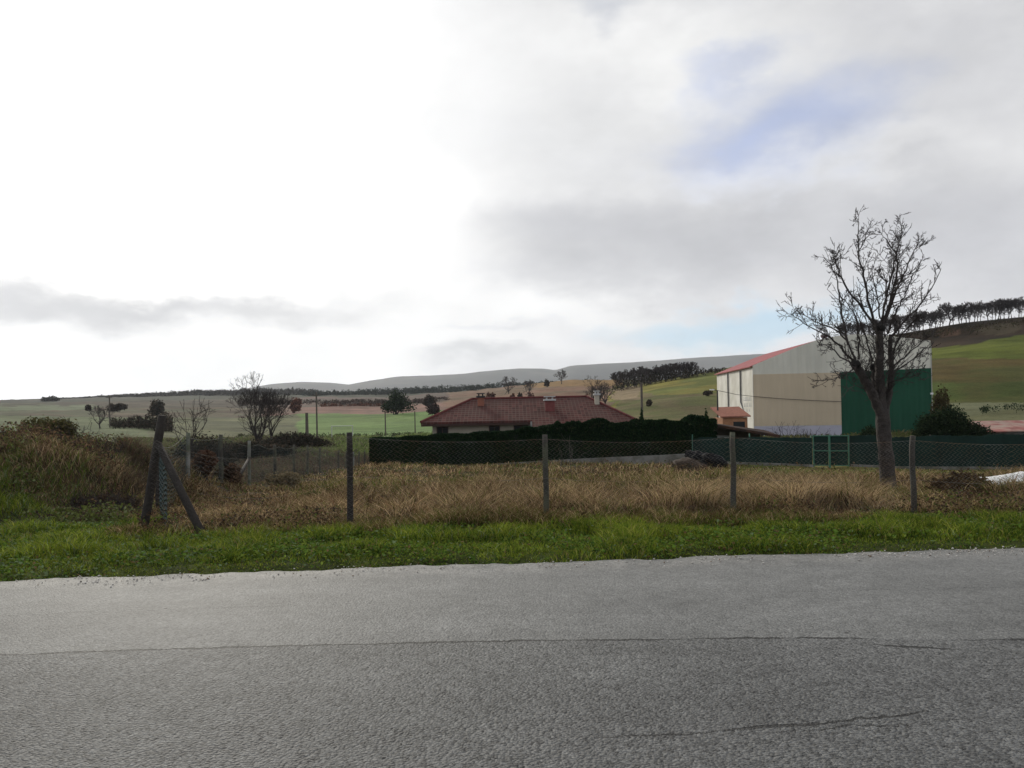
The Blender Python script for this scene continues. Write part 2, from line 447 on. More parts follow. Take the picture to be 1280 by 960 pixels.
def ground_mat():
    m = bpy.data.materials.new('ground_cover'); nt, N, L = nodes(m); g = NG(nt)
    out = N('ShaderNodeOutputMaterial'); b = N('ShaderNodeBsdfPrincipled')
    tc = g.n('ShaderNodeTexCoord').outputs['Object']
    c = g.n('ShaderNodeAttribute', attribute_name='col').outputs['Color']
    k = g.m('MULTIPLY', g.ramp(g.noise(tc, 2.5, 6, .7), .25, .75, .6, 1.4, False), g.ramp(g.noise(tc, .12, 6, .65), .25, .75, .72, 1.28, False))
    k = g.m('MULTIPLY', k, g.ramp(g.noise(tc, .028, 8, .7), .3, .7, .62, 1.38, False))
    mul = g.n('ShaderNodeVectorMath', operation='SCALE'); g.put(mul.inputs[0], c); g.put(mul.inputs['Scale'], k)
    g.put(b.inputs['Base Color'], mul.outputs[0]); b.inputs['Roughness'].default_value = 1; b.inputs['Specular IOR Level'].default_value = .05
    g.put(b.inputs['Normal'], g.bump(g.noise(tc, 4, 6, .7), .8, .12)); L(b.outputs[0], out.inputs[0])
    return m

# ------------------------------------------------------------------ ground sheet
def ground_colour(x, y, z):
    px, v = photo(x, y, z)
    px = px + 26 * (fbm(x / np.maximum(y, 8) * 9, np.log(np.maximum(y, 1)) * 6, 3, 3) - .5)
    jv = 6 * (fbm(x / np.maximum(y, 8) * 14, np.log(np.maximum(y, 1)) * 9, 4, 3) - .5)
    D = y * (1 + .06 * (fbm(x / np.maximum(y, 8) * 12, np.log(np.maximum(y, 1)) * 5, 7, 3) - .5)); vj = v + jv
    c = np.empty(x.shape + (3,)); c[:] = (.09, .085, .045)
    def z_(mask, col, col2=None, s=.15):
        cc = np.array(col)
        if col2 is not None:
            f = sstep(.35, .65, fbm(x / np.maximum(y, 8) * 20, np.log(np.maximum(y, 1)) * 12, 9, 4))[..., None]
            cc = cc * (1 - f) + np.array(col2) * f
        c[:] = np.where(mask[..., None], cc, c)
    z_(D < 11.0, (.05, .06, .022), (.07, .085, .022))
    z_((D >= 11.0) & (D < 60), (.055, .04, .022), (.045, .045, .018))
    z_((D > 25) & (D < 40) & (px > 905), (.10, .12, .03), (.13, .12, .04))
    z_((D >= 11) & (D < 60) & (px < 200), (.065, .05, .03), (.09, .07, .035))
    z_((D >= 15) & (D < 60) & (px >= 200) & (px < 445), (.075, .062, .042), (.05, .045, .033))
    z_((D >= 60) & (D < 110), (.11, .12, .05), (.14, .15, .06))
    z_((D >= 60) & (D < 105) & (px < 410), (.10, .105, .06), (.08, .075, .05))
    # fields of the valley, left
    z_((D >= 105) & (D < 270) & (px < 230), (.10, .118, .065), (.115, .13, .07))
    z_((D >= 105) & (D < 270) & (px >= 190) & (px < 380), (.115, .118, .065), (.085, .088, .052))
    z_((D >= 112) & (D < 275) & (px >= 370) & (px < 580), (.115, .175, .06), (.13, .19, .065))
    z_((D >= 270) & (px < 330) & (D < 420), (.10, .08, .056), (.085, .088, .056))
    z_((D >= 420) & (px < 330) & (D < 900), (.075, .063, .047), (.06, .055, .04))
    z_((vj > 506) & (vj < 513.5) & (px < 120) & (D > 250), (.12, .14, .085))
    z_((D >= 275) & (px >= 330) & (px < 560) & (D < 400), (.19, .115, .09), (.16, .11, .085))
    z_((D >= 400) & (px >= 330) & (px < 560) & (D < 800), (.12, .085, .07), (.09, .075, .06))
    z_((D >= 150) & (px >= 555) & (px < 775) & (D < 800), (.18, .11, .075), (.14, .10, .065))
    z_((vj < 484) & (px >= 660) & (px < 775) & (D > 200) & (D < 900), (.20, .125, .055))
    z_((D >= 90) & (px >= 762) & (px < 925) & (D < 400), (.18, .16, .042), (.11, .12, .034))
    z_((px > 770) & (px < 925) & (vj > 492) & (D > 70) & (D < 300), (.10, .105, .04), (.12, .10, .05))
    z_((px > 765) & (px < 800) & (vj > 478) & (vj < 500) & (D > 120) & (D < 300), (.20, .155, .095))
    z_(D >= 800, (.05, .055, .04), (.06, .06, .045))
    # hillside, right
    rh = (px >= 925) & (D > 58)
    z_(rh & (D < 420), (.08, .098, .016), (.10, .115, .02))
    z_(rh & (vj > 448) & (vj < 478), (.08, .06, .02), (.068, .07, .02))
    z_(rh & (vj >= 478) & (vj < 503), (.075, .078, .022), (.062, .082, .02))
    z_(rh & (vj >= 503), (.12, .125, .07), (.10, .10, .05))
    bank = rh & (D > 215) & (vj < np.interp(px, [1100, 1165, 1220, 1280, 1400], [438, 435, 427, 417, 405]))
    z_(bank, (.024, .019, .013), (.036, .024, .015))
    spotpx = ((px - 1186) / 13) ** 2 + ((v - 416) / 5) ** 2
    z_(bank & (spotpx + .8 * (jv / 3) < 1), (.10, .058, .036))
    spotpx = ((px - 1252 + (v - 410) * 1.5) / 22) ** 2 + ((v - 411) / 7) ** 2
    z_(bank & (spotpx + .8 * (jv / 3) < 1), (.115, .09, .05), (.06, .048, .03))
    return c

ys = np.concatenate([[-220, -120, -60, -25, -10, -4, -1, 2, 4, 5.5], np.geomspace(6.6, 14, 60)[:-1], np.geomspace(14, 60, 110)[:-1], np.geomspace(60, 420, 150)[:-1], np.geomspace(420, 4600, 70)])
us = np.linspace(-1, 1, 460)
us = np.sign(us) * (0.55 * np.abs(us) + .45 * np.abs(us) ** 3)
W = np.where(ys > 0, 1.35 * (ys + 16), 1.35 * 16 + 2.0 * np.abs(ys))
GX = us[None, :] * W[:, None]; GY = np.repeat(ys[:, None], len(us), 1)
GZ = ZT(GX, GY)
nr, nc = GX.shape
idx = np.arange(nr * nc).reshape(nr, nc)
fq = np.stack([idx[:-1, :-1], idx[:-1, 1:], idx[1:, 1:], idx[1:, :-1]], -1).reshape(-1, 4)
go = mesh_np('ground', np.stack([GX, GY, GZ], -1).reshape(-1, 3), fq, ground_mat(), col=ground_colour(GX, GY, GZ).reshape(-1, 3), smooth=True)
tag(go, 'rolling fields, weedy plot and grass verge falling away from the road', 'ground', kind='structure')

# road
rx = np.concatenate([np.linspace(-60, -10, 40)[:-1], np.linspace(-10, 12, 700), np.linspace(12, 60, 40)[1:]])
ry = np.linspace(0, 1, 26)
RX = np.repeat(rx[None, :], len(ry), 0); RE = edge(rx) + .10
RY = -2.2 + (RE[None, :] + 2.2) * ry[:, None]
RZ = 0.012 - 0.012 * np.abs(RY - 3.5) / 5 + .006 * (fbm(RX * .7, RY * .7, 61, 3) - .5)
idx = np.arange(RX.size).reshape(RX.shape)
fq = np.stack([idx[:-1, :-1], idx[:-1, 1:], idx[1:, 1:], idx[1:, :-1]], -1).reshape(-1, 4)
ro = mesh_np('road', np.stack([RX, RY, RZ], -1).reshape(-1, 3), fq, asphalt(), smooth=True)
tag(ro, 'grey worn asphalt country road with cracks and no markings', 'road', kind='structure')

# far mountain ridge
def mountain():
    D0, D1, D2 = 4300., 6000., 7200.
    px = np.linspace(60, 1500, 420)
    vs = np.interp(px, [60, 200, 300, 350, 385, 415, 440, 470, 500, 540, 580, 620, 650, 680, 694, 712, 740, 790, 850, 900, 940, 1000, 1100, 1300, 1500],
                   [503, 496, 489, 480.5, 477.5, 478.5, 481, 475.5, 471.5, 470, 468, 463.5, 461, 461.5, 463.5, 458.5, 456, 453.5, 449, 446, 443.5, 442, 441, 430, 425])
    b = (px - 640) * SR + (vs - VY) * CR
    crest = HC - b / F * D1
    V = []
    T = np.concatenate([np.linspace(0, 1, 22), np.linspace(1.05, 2, 8)])
    for t in T:
        D = D0 + (D1 - D0) * min(t, 1) + (D2 - D1) * max(t - 1, 0)
        s = math.sin(min(t, 1) * math.pi / 2) ** 1.3 if t <= 1 else 1 - .7 * (t - 1)
        x = (px - 640) / F * D1 * (.75 + .25 * D / D1)
        n = (fbm(px / 40, px * 0 + t * 3, 71, 4) - .5) * 130 * (1 - abs(1 - min(t, 1))) * (1 - min(t, 1))
        V.append(np.stack([x, np.full_like(px, D), np.maximum(crest * s + n + (0 if t else -8), -8)], -1))
    V = np.array(V); idx = np.arange(V.shape[0] * V.shape[1]).reshape(V.shape[:2])
    fq = np.stack([idx[:-1, :-1], idx[:-1, 1:], idx[1:, 1:], idx[1:, :-1]], -1).reshape(-1, 4)
    mm = mat('heath_mountain', (.085, .085, .075), rough=1, var=.35, scale=.003, tint=((.05, .055, .05), .002, .12))
    o = mesh_np('mountain', V.reshape(-1, 3), fq, mm, smooth=True)
    tag(o, 'long low mountain ridge blue with distance', 'mountain', kind='structure')
mountain()

# ------------------------------------------------------------------ grass blades
def blades(name, X, Y, H, Wd, C, mat_, label, cat, lean=.5, z0=-.01):
    n = len(X)
    Z = ZT(X, Y) + z0
    a = rng.random(n) * 2 * math.pi                 # facing
    la = rng.random(n) * 2 * math.pi; ll = lean * H * (.3 + rng.random(n))
    dx, dy = np.cos(a) * Wd / 2, np.sin(a) * Wd / 2
    lx, ly = np.cos(la) * ll, np.sin(la) * ll
    V = np.empty((n, 5, 3))
    V[:, 0] = np.stack([X - dx, Y - dy, Z], -1); V[:, 1] = np.stack([X + dx, Y + dy, Z], -1)
    V[:, 2] = np.stack([X - dx * .75 + lx * .35, Y - dy * .75 + ly * .35, Z + H * .6], -1)
    V[:, 3] = np.stack([X + dx * .75 + lx * .35, Y + dy * .75 + ly * .35, Z + H * .6], -1)
    V[:, 4] = np.stack([X + lx, Y + ly, Z + H * (1 - .25 * rng.random(n) * lean)], -1)
    o = np.arange(n)[:, None] * 5
    T = np.concatenate([o + np.array([[0, 1, 3]]), o + np.array([[0, 3, 2]]), o + np.array([[2, 3, 4]])], 1).reshape(-1, 3)
    ob = mesh_np(name, V.reshape(-1, 3), T, mat_, col=np.repeat(C, 5, 0))
    return tag(ob, label, cat, kind='stuff')

def pick(pal, w, n, jit=.25):
    pal = np.array(pal); w = np.array(w, float); w = w / w.sum() if w.ndim == 1 else w / w.sum(1, keepdims=True)
    if w.ndim == 1: i = rng.choice(len(pal), n, p=w)
    else: i = (w.cumsum(1) < rng.random(n)[:, None]).sum(1).clip(0, len(pal) - 1)
    return pal[i] * (1 + jit * (rng.random((n, 1)) * 2 - 1))

FENCE_Y = 10.85
def verge():
    n = 190000
    px = rng.uniform(-140, 1420, n); t = rng.random(n) ** .9
    y = 7.5 + t * 5.2
    x = (px - 640) / F * y
    e = edge(x)
    top = np.where(x < -5.6, 13.2, FENCE_Y - .72) + .7 * (fbm(x * .9, x * 0, 15, 3) - .5)
    k = (y > e + .03 + .10 * rng.random(n)) & (y < top + .4 * rng.random(n))
    x, y = x[k], y[k]; n = len(x)
    e = edge(x)
    nz = fbm(x * 1.6, y * 2.2, 51, 4); n2 = fbm(x * .5, y * 1.0, 53, 3); n3 = fbm(x * 3.4, y * 5, 57, 3)
    H = (.025 + .10 * sstep(.42, .72, nz) + .04 * n3) * (.45 + .75 * sstep(0, .9, y - e)) * (.6 + .8 * rng.random(n))
    Wd = (.006 + .006 * rng.random(n))
    left = sstep(-1.5, -5.5, x)
    w = np.stack([1.3 * np.ones(n), .9 + 1.3 * sstep(.5, .7, n2), .35 + 1.2 * sstep(.55, .3, n3), .10 + .35 * left, .12 + 1.4 * sstep(FENCE_Y - .9, FENCE_Y, y) * (x > -5.4), .05 + .2 * (nz > .6)], -1)
    pal = [(.12, .175, .022), (.22, .26, .034), (.04, .08, .016), (.22, .26, .14), (.22, .16, .08), (.34, .33, .08)]
    C = pick(pal, w, n, .3) * (.62 + .76 * fbm(x * 2.2 + 4, y * 3.4, 59, 4))[:, None]
    blades('grass', x, y, H, Wd, C, M['blade'], 'bright green grass growing on the verge beside the road', 'grass', lean=1.0)
    # broad-leaved weeds among the grass
    n = 70000
    px = rng.uniform(-140, 1420, n); y = 7.4 + rng.random(n) * 5.0; x = (px - 640) / F * y
    e = edge(x); q = fbm(x * 1.2 + 3, y * 1.6, 151, 4)
    k = (y > e + .06) & (y < np.where(x < -5.6, 12.6, FENCE_Y - .5)) & (rng.random(n) < .15 + .85 * sstep(.47, .6, q))
    x, y = x[k], y[k]; n = len(x); left = sstep(-1., -5., x)
    z = ZT(x, y) + .02 + .085 * rng.random(n) * sstep(0, .6, y - edge(x))
    p = np.stack([x, y, z], -1)
    a = rng.normal(size=(n, 3)) * np.array([1, 1, .45]); a /= np.linalg.norm(a, axis=1)[:, None]
    b = np.cross(a, rng.normal(size=(n, 3)) * .4 + np.array([0, 0, 1])); b /= np.linalg.norm(b, axis=1)[:, None]
    L_ = (.018 + .03 * rng.random(n))[:, None]; a *= L_ * .6; b *= L_ * .42
    V = np.stack([p - a, p + b, p + a, p - b], 1).reshape(-1, 3)
    w = np.stack([np.ones(n), .7 * np.ones(n), .5 * np.ones(n), .15 + .9 * left, .2 * np.ones(n)], -1)
    C = pick([(.10, .17, .03), (.16, .21, .04), (.05, .09, .02), (.15, .20, .10), (.16, .11, .055)], w, n, .3)
    tag(mesh_np('verge_weeds', V, np.arange(n * 4).reshape(-1, 4), M['blade'], col=np.repeat(C, 4, 0)), 'small broad leaved weeds and clover among the verge grass', 'weeds', kind='stuff')
verge()

def gravel():
    n = 3600; r_ = np.random.default_rng(77)
    x = r_.uniform(-9, 12, n); off = r_.normal(size=n) * .10 - .03 - .25 * r_.random(n) ** 4
    k = r_.random(n) < .15 + .85 * sstep(.42, .6, fbm(x * 1.4, x * 0 + 6, 161, 3)); x, off = x[k], off[k]; n = len(x)
    y = edge(x) + off; rad = .004 + .009 * r_.random(n) ** 2.5
    z = np.maximum(ZT(x, y), .008) + rad * .3
    oct_ = np.array([(1, 0, 0), (0, 1, 0), (-1, 0, 0), (0, -1, 0), (0, 0, 1), (0, 0, -1)], float)
    V = np.stack([x, y, z], -1)[:, None, :] + oct_[None] * (rad[:, None] * (.6 + .7 * r_.random((n, 6))))[..., None] * np.array([1.2, 1, .7])
    T = np.array([(0, 1, 4), (1, 2, 4), (2, 3, 4), (3, 0, 4), (1, 0, 5), (2, 1, 5), (3, 2, 5), (0, 3, 5)])
    Fc = (np.arange(n)[:, None, None] * 6 + T[None]).reshape(-1, 3)
    C = pick([(.60, .57, .52), (.45, .42, .38), (.14, .12, .10), (.18, .12, .07)], [1.3, 1, .25, .25], n, .2)
    tag(mesh_np('gravel', V.reshape(-1, 3), Fc, M['stone'], col=np.repeat(C, 6, 0)), 'loose pale grit and bits of soil along the crumbling road edge', 'gravel', kind='stuff')
M['stone'] = mat('grit', attr=True, var=0)
gravel()

# lot outline helpers -------------------------------------------------
SIDE = [(-5.2, 10.9), (-6.4, 14.), (-7.4, 18.), (-7.75, 20.5), (-7.95, 23.), (-8.35, 27.), (-8.75, 31.), (-9.05, 34.), (-9.25, 37.), (-9.45, 42.), (-9.4, 46.), (-9.25, 50.)]
_sy = np.array([p[1] for p in SIDE]); _sx = np.array([p[0] for p in SIDE])
def side_x(y): return np.interp(y, _sy, _sx)
HEDGE = [P(462, 560, 50.0), P(640, 560, 44.0), P(780, 560, 39.6), P(897, 560, 36.4)]
_hx = [p.x for p in HEDGE]; _hy = [p.y for p in HEDGE]
GREEN = [(8.6, 36.9), (13.3, 34.4), (14.7, 33.7), (20.0, 30.4), (25.5, 27.2), (31, 24.)]
def back_y(x): return np.interp(x, _hx + [p[0] for p in GREEN[1:]], _hy + [p[1] for p in GREEN[1:]])

def dry():
    n = 360000
    px = rng.uniform(130, 1420, n)
    s = rng.uniform(1 / 50., 1 / 10.25, n); y = 1 / s
    x = (px - 640) / F * y
    k = (x > side_x(y) - .5) & (y < back_y(x) - .5)
    x, y, px = x[k], y[k], px[k]
    n1 = fbm(x * .55, y * .55, 81, 4); n2 = fbm(x * 1.8, y * 1.8, 83, 3); n3 = fbm(x * .22, y * .22, 85, 3)
    lawn = sstep(900, 960, px) * sstep(24, 28, y)
    dens = sstep(.36, .56, .6 * n2 + .4 * n1) * (1 - .6 * lawn) + .16
    k = rng.random(len(x)) < dens
    x, y, px, n1, n2, n3, lawn = [q[k] for q in (x, y, px, n1, n2, n3, lawn)]; n = len(x)
    tall = sstep(780, 860, px) * sstep(1120, 1060, px) * sstep(17, 13, y) * sstep(10.8, 11.5, y) * (.2 + .8 * sstep(.42, .58, n2))
    H = (.05 + .30 * sstep(.42, .66, n1) + .20 * sstep(.4, .7, n2)) * (.5 + .8 * rng.random(n)) * (1 - .65 * lawn) * (1 - .35 * sstep(480, 380, px))
    H = H * (.42 + .58 * sstep(10.4, 12.5, y)) * (1 - .45 * sstep(17, 32, y)) + tall * (.12 + .26 * rng.random(n))
    Wd = np.maximum(.007, .0009 * y) * (.7 + .6 * rng.random(n))
    green = sstep(.48, .6, n3) + 1.2 * sstep(11.5, 10.3, y) * (1 - tall)
    red = sstep(.5, .62, fbm(x * .9, y * .9, 87, 3))
    w = np.stack([.75 + 1.8 * tall + .6 * (n2 > .55), .9 + 0 * n1, .5 + .9 * red * (1 - tall), .35 + .9 * green + .9 * lawn, .2 + 1.3 * green + 1.6 * lawn, .8 * np.ones(n)], -1)
    pal = [(.50, .37, .21), (.25, .17, .09), (.17, .095, .055), (.17, .15, .045), (.10, .135, .03), (.05, .035, .022)]
    shade = .45 + .95 * fbm(x * .7 + 9, y * .7, 89, 3)[:, None]
    C = pick(pal, w, n, .3) * shade
    # low dead leaves, bramble and moss between the straw
    m_ = 80000
    px2 = rng.uniform(170, 1420, m_); y2 = 1 / rng.uniform(1 / 40., 1 / 10.3, m_); x2 = (px2 - 640) / F * y2
    q = fbm(x2 * 1.1, y2 * 1.1, 291, 4)
    k = (x2 > side_x(y2) - .3) & (y2 < back_y(x2) - .6) & (rng.random(m_) < .10 + .9 * sstep(.46, .62, q))
    x2, y2, q = x2[k], y2[k], q[k]; m_ = len(x2)
    p = np.stack([x2, y2, ZT(x2, y2) + (.04 + .26 * sstep(.5, .68, q)) * rng.random(m_)], -1)
    a = rng.normal(size=(m_, 3)); a /= np.linalg.norm(a, axis=1)[:, None]; b = np.cross(a, rng.normal(size=(m_, 3))); b /= np.linalg.norm(b, axis=1)[:, None]
    L_ = ((.02 + .025 * rng.random(m_)) * np.maximum(1, y2 / 16))[:, None]; a *= L_ * .7; b *= L_ * .4
    V = np.stack([p - a, p + b, p + a, p - b], 1).reshape(-1, 3)
    C2 = pick([(.13, .08, .045), (.075, .05, .032), (.085, .11, .03), (.045, .034, .024), (.17, .12, .07)], [1, 1, .8, .8, .6], m_, .3)
    tag(mesh_np('plot_undergrowth', V, np.arange(m_ * 4).reshape(-1, 4), M['leaf'], col=np.repeat(C2, 4, 0)), 'dead leaves, moss and low brambles between the dry grass of the plot', 'undergrowth', kind='stuff')
    blades('dry_grass', x, y, H, Wd, C, M['blade'], 'matted straw coloured and brown dry grass filling the fenced plot', 'dry grass', lean=1.0)
dry()

def weeds_left():
    # the bank
    n = 120000
    y = rng.uniform(11.2, 22, n); px = rng.uniform(-200, 215, n); x = (px - 640) / F * y
    k = (x < side_x(y) - .15) & (rng.random(n) < .35 + .65 * sstep(.35, .5, fbm(x * 1.6, y * 1.6, 92, 3)))
    x, y = x[k], y[k]; n = len(x)
    n1 = fbm(x * .8, y * .8, 93, 4); n2 = fbm(x * 2.5, y * 2.5, 95, 3); n4 = fbm(x * .45 + 5, y * .45, 97, 3)
    H = (.04 + .12 * sstep(.42, .68, n1) + .07 * n2) * (.4 + 1.1 * rng.random(n)) * (.5 + .5 * sstep(11.5, 14, y))
    gp = sstep(.52, .6, fbm(x * .9, y * .9 + 4, 98, 3)); dk = sstep(.5, .6, fbm(x * 1.1 + 7, y * 1.1, 96, 3))
    Wd = .009 + .008 * rng.random(n)
    g = sstep(15.0, 12.6, y + 3.0 * (n4 - .5)); rd = sstep(.5, .62, n4) * (1 - g)
    w = np.stack([1.1 * (1 - g) * (1 - .8 * dk) + .1, .9 * (1 - g) + .15, .35 * (1 - g) + .8 * rd, .5 + .6 * g + gp, .2 + 2.0 * g + 1.6 * gp, .2 + .6 * g + .4 * gp, (.4 + 2.2 * dk) * (1 - g)], -1)
    pal = [(.42, .32, .19), (.25, .175, .105), (.14, .075, .05), (.19, .18, .065), (.11, .16, .028), (.18, .21, .11), (.07, .052, .038)]
    blades('bank_weeds', x, y, H, Wd, pick(pal, w, n, .3), M['blade'], 'brown and olive weeds growing over the earth bank left of the fence', 'weeds', lean=1.0)
    # low leafy growth and dead leaf litter on the bank
    n = 60000
    y = rng.uniform(11.4, 21, n); px = rng.uniform(-200, 205, n); x = (px - 640) / F * y
    q = fbm(x * 1.5, y * 1.5, 191, 4)
    k = (x < side_x(y) - .1) & (rng.random(n) < .08 + .92 * sstep(.44, .6, q))
    x, y, q = x[k], y[k], q[k]; n = len(x)
    z = ZT(x, y) + (.05 + .30 * sstep(.46, .66, q)) * rng.random(n)
    p = np.stack([x, y, z], -1); a = rng.normal(size=(n, 3)); a /= np.linalg.norm(a, axis=1)[:, None]
    b = np.cross(a, rng.normal(size=(n, 3))); b /= np.linalg.norm(b, axis=1)[:, None]
    L_ = (.022 + .03 * rng.random(n))[:, None]; a *= L_ * .7; b *= L_ * .4
    V = np.stack([p - a, p + b, p + a, p - b], 1).reshape(-1, 3)
    t_ = fbm(x * .5 + 2, y * .5, 193, 3); lo = sstep(14.5, 12.2, y)
    w = np.stack([1.0 - .7 * lo, .8 * np.ones(n), .15 + 1.4 * sstep(.5, .6, t_) + 1.2 * lo, .1 + .8 * sstep(.5, .6, t_) + .6 * lo, .5 * np.ones(n)], -1)
    C = pick([(.17, .11, .065), (.085, .06, .042), (.10, .12, .035), (.15, .17, .08), (.055, .04, .03)], w, n, .3)
    tag(mesh_np('bank_undergrowth', V, np.arange(n * 4).reshape(-1, 4), M['leaf'], col=np.repeat(C, 4, 0)), 'tangled brown and olive undergrowth hugging the earth bank', 'undergrowth', kind='stuff')
    # rough ground beyond the side fence
    n = 130000
    px = rng.uniform(150, 470, n); y = 1 / rng.uniform(1 / 64., 1 / 15., n); x = (px - 640) / F * y
    k = (x < side_x(np.minimum(y, 50)) - .3) & (rng.random(n) < .3 + .7 * sstep(.35, .55, fbm(x * .8, y * .8, 99, 3)))
    x, y, px = x[k], y[k], px[k]; n = len(x)
    n1 = fbm(x * .35, y * .35, 101, 4)
    H = (.15 + .5 * sstep(.4, .7, n1)) * (.5 + .8 * rng.random(n))
    pal = [(.17, .135, .09), (.11, .085, .06), (.085, .065, .05), (.10, .105, .055), (.13, .075, .055)]
    w = np.stack([np.ones(n), np.ones(n), np.ones(n), .4 + .8 * (n1 > .55), .5 * np.ones(n)], -1)
    blades('rough_weeds', x, y, H, np.maximum(.008, .001 * y) * (.7 + .6 * rng.random(n)), pick(pal, w, n, .3), M['blade'], 'dull brown weeds on the rough ground beyond the side fence', 'weeds', lean=.9)
    # pale green overgrown field between weeds and bright green field
    n = 90000
    px = rng.uniform(150, 560, n); y = 1 / rng.uniform(1 / 112., 1 / 58., n); x = (px - 640) / F * y
    n1 = fbm(x * .25, y * .25, 103, 4)
    k = (rng.random(n) < .15 + .85 * sstep(.38, .55, n1)) & ((px < 520) | (y > 66))
    x, y, px, n1 = x[k], y[k], px[k], n1[k]; n = len(x)
    gr = sstep(385, 440, px)
    H = (.15 + .5 * sstep(.4, .7, n1)) * (.5 + .8 * rng.random(n))
    pal = [(.16, .21, .07), (.22, .26, .11), (.09, .13, .04), (.13, .12, .075), (.15, .14, .09)]
    w = np.stack([.3 + 1.2 * gr, .1 + .9 * gr, .3 + .6 * gr, 1.3 - gr, 1.2 - gr], -1)
    blades('overgrown_field', x, y, H, .0016 * y * (.7 + .8 * rng.random(n)), pick(pal, w, n, .25), M['blade'], 'lumpy yellow green overgrown meadow beyond the left end of the hedge', 'meadow', lean=.9)
    # right hillside foot: rough grass behind the green fence
    n = 60000
    px = rng.uniform(850, 1420, n); y = 1 / rng.uniform(1 / 72., 1 / 39., n); x = (px - 640) / F * y
    k = rng.random(n) < .2 + .8 * sstep(.4, .6, fbm(x * .2, y * .2, 107, 4))
    k &= ~((x > 21) & (x < 40) & (y > 68.5) & (y < 92))
    x, y = x[k], y[k]; n = len(x)
    H = (.1 + .35 * rng.random(n))
    pal = [(.12, .135, .05), (.17, .155, .08), (.08, .10, .03), (.11, .09, .05)]
    blades('slope_grass', x, y, H, .0013 * y * (.7 + .8 * rng.random(n)), pick(pal, [1, .8, 1, .6], n, .25), M['blade'], 'rough olive grass at the foot of the hillside behind the green fence', 'grass', lean=.8)
weeds_left()

# ------------------------------------------------------------------ leaves and twigs
def leaf_cloud(centres, sizes, n, leaf, pal, w=None, flat=.0, seed=0, shell=.5):
    """n leaf quads spread through a union of ellipsoids -> V, F, C"""
    r = np.random.default_rng(seed + 1000)
    centres = np.array(centres, float); sizes = np.array(sizes, float)
    vol = sizes.prod(1) ** .8; i = r.choice(len(centres), n, p=vol / vol.sum())
    d = r.normal(size=(n, 3)); d /= np.linalg.norm(d, axis=1)[:, None]
    rad = (shell + (1 - shell) * r.random(n)) ** .6 * (1 + .16 * r.normal(size=n))
    p = centres[i] + d * sizes[i] * rad[:, None]
    a = r.normal(size=(n, 3)); a /= np.linalg.norm(a, axis=1)[:, None]
    b = np.cross(a, r.normal(size=(n, 3))); b /= np.linalg.norm(b, axis=1)[:, None]
    L_ = leaf * (.6 + .8 * r.random(n))[:, None]; a = a * L_ * .62; b = b * L_ * .38
    V = np.stack([p - a, p + b - a * .1, p + a, p - b - a * .1], 1).reshape(-1, 3)
    Fc = np.arange(n * 4).reshape(n, 4)
    pal = np.array(pal); j = r.choice(len(pal), n, p=None if w is None else np.array(w) / sum(w))
    C = pal[j] * (1 + .35 * (r.random((n, 1)) * 2 - 1))
    return V, Fc, np.repeat(C, 4, 0)

def unit(v):
    return v / (np.linalg.norm(v) + 1e-9)

def branch(mb, p, d, length, r, lev, maxlev, rmin, r_, spread=.55, up=.12, kids=(2, 3), wob=.16, segs=4, side=True):
    pts, rad = [p], [r]; r1 = max(r * .62, rmin)
    for k in range(segs):
        d = unit(d + r_.normal(size=3) * wob + np.array([0, 0, up]))
        p = p + d * length / segs
        pts.append(p); rad.append(r + (r1 - r) * (k + 1) / segs)
    sides = 7 if r > .1 else (5 if r > .04 else 3)
    mb.tube(pts, rad, sides, cap=False)
    if lev >= maxlev: return
    for k in range(r_.integers(kids[0], kids[1] + 1)):
        nd = unit(d + r_.normal(size=3) * spread)
        branch(mb, pts[-1], nd, length * r_.uniform(.62, .86), r1 * r_.uniform(.65, .9), lev + 1, maxlev, rmin, r_, spread, up, kids, wob, max(segs - 1, 2), side)
    if side and lev >= 1:
        for q in range(1, segs):
            if r_.random() < .55:
                nd = unit(unit(np.array(pts[q]) - np.array(pts[q - 1])) + r_.normal(size=3) * .9)
                branch(mb, pts[q], nd, length * r_.uniform(.4, .65), max(rad[q] * .5, rmin), max(lev + 2, maxlev - 1), maxlev, rmin, r_, spread, up, kids, wob, 2, False)

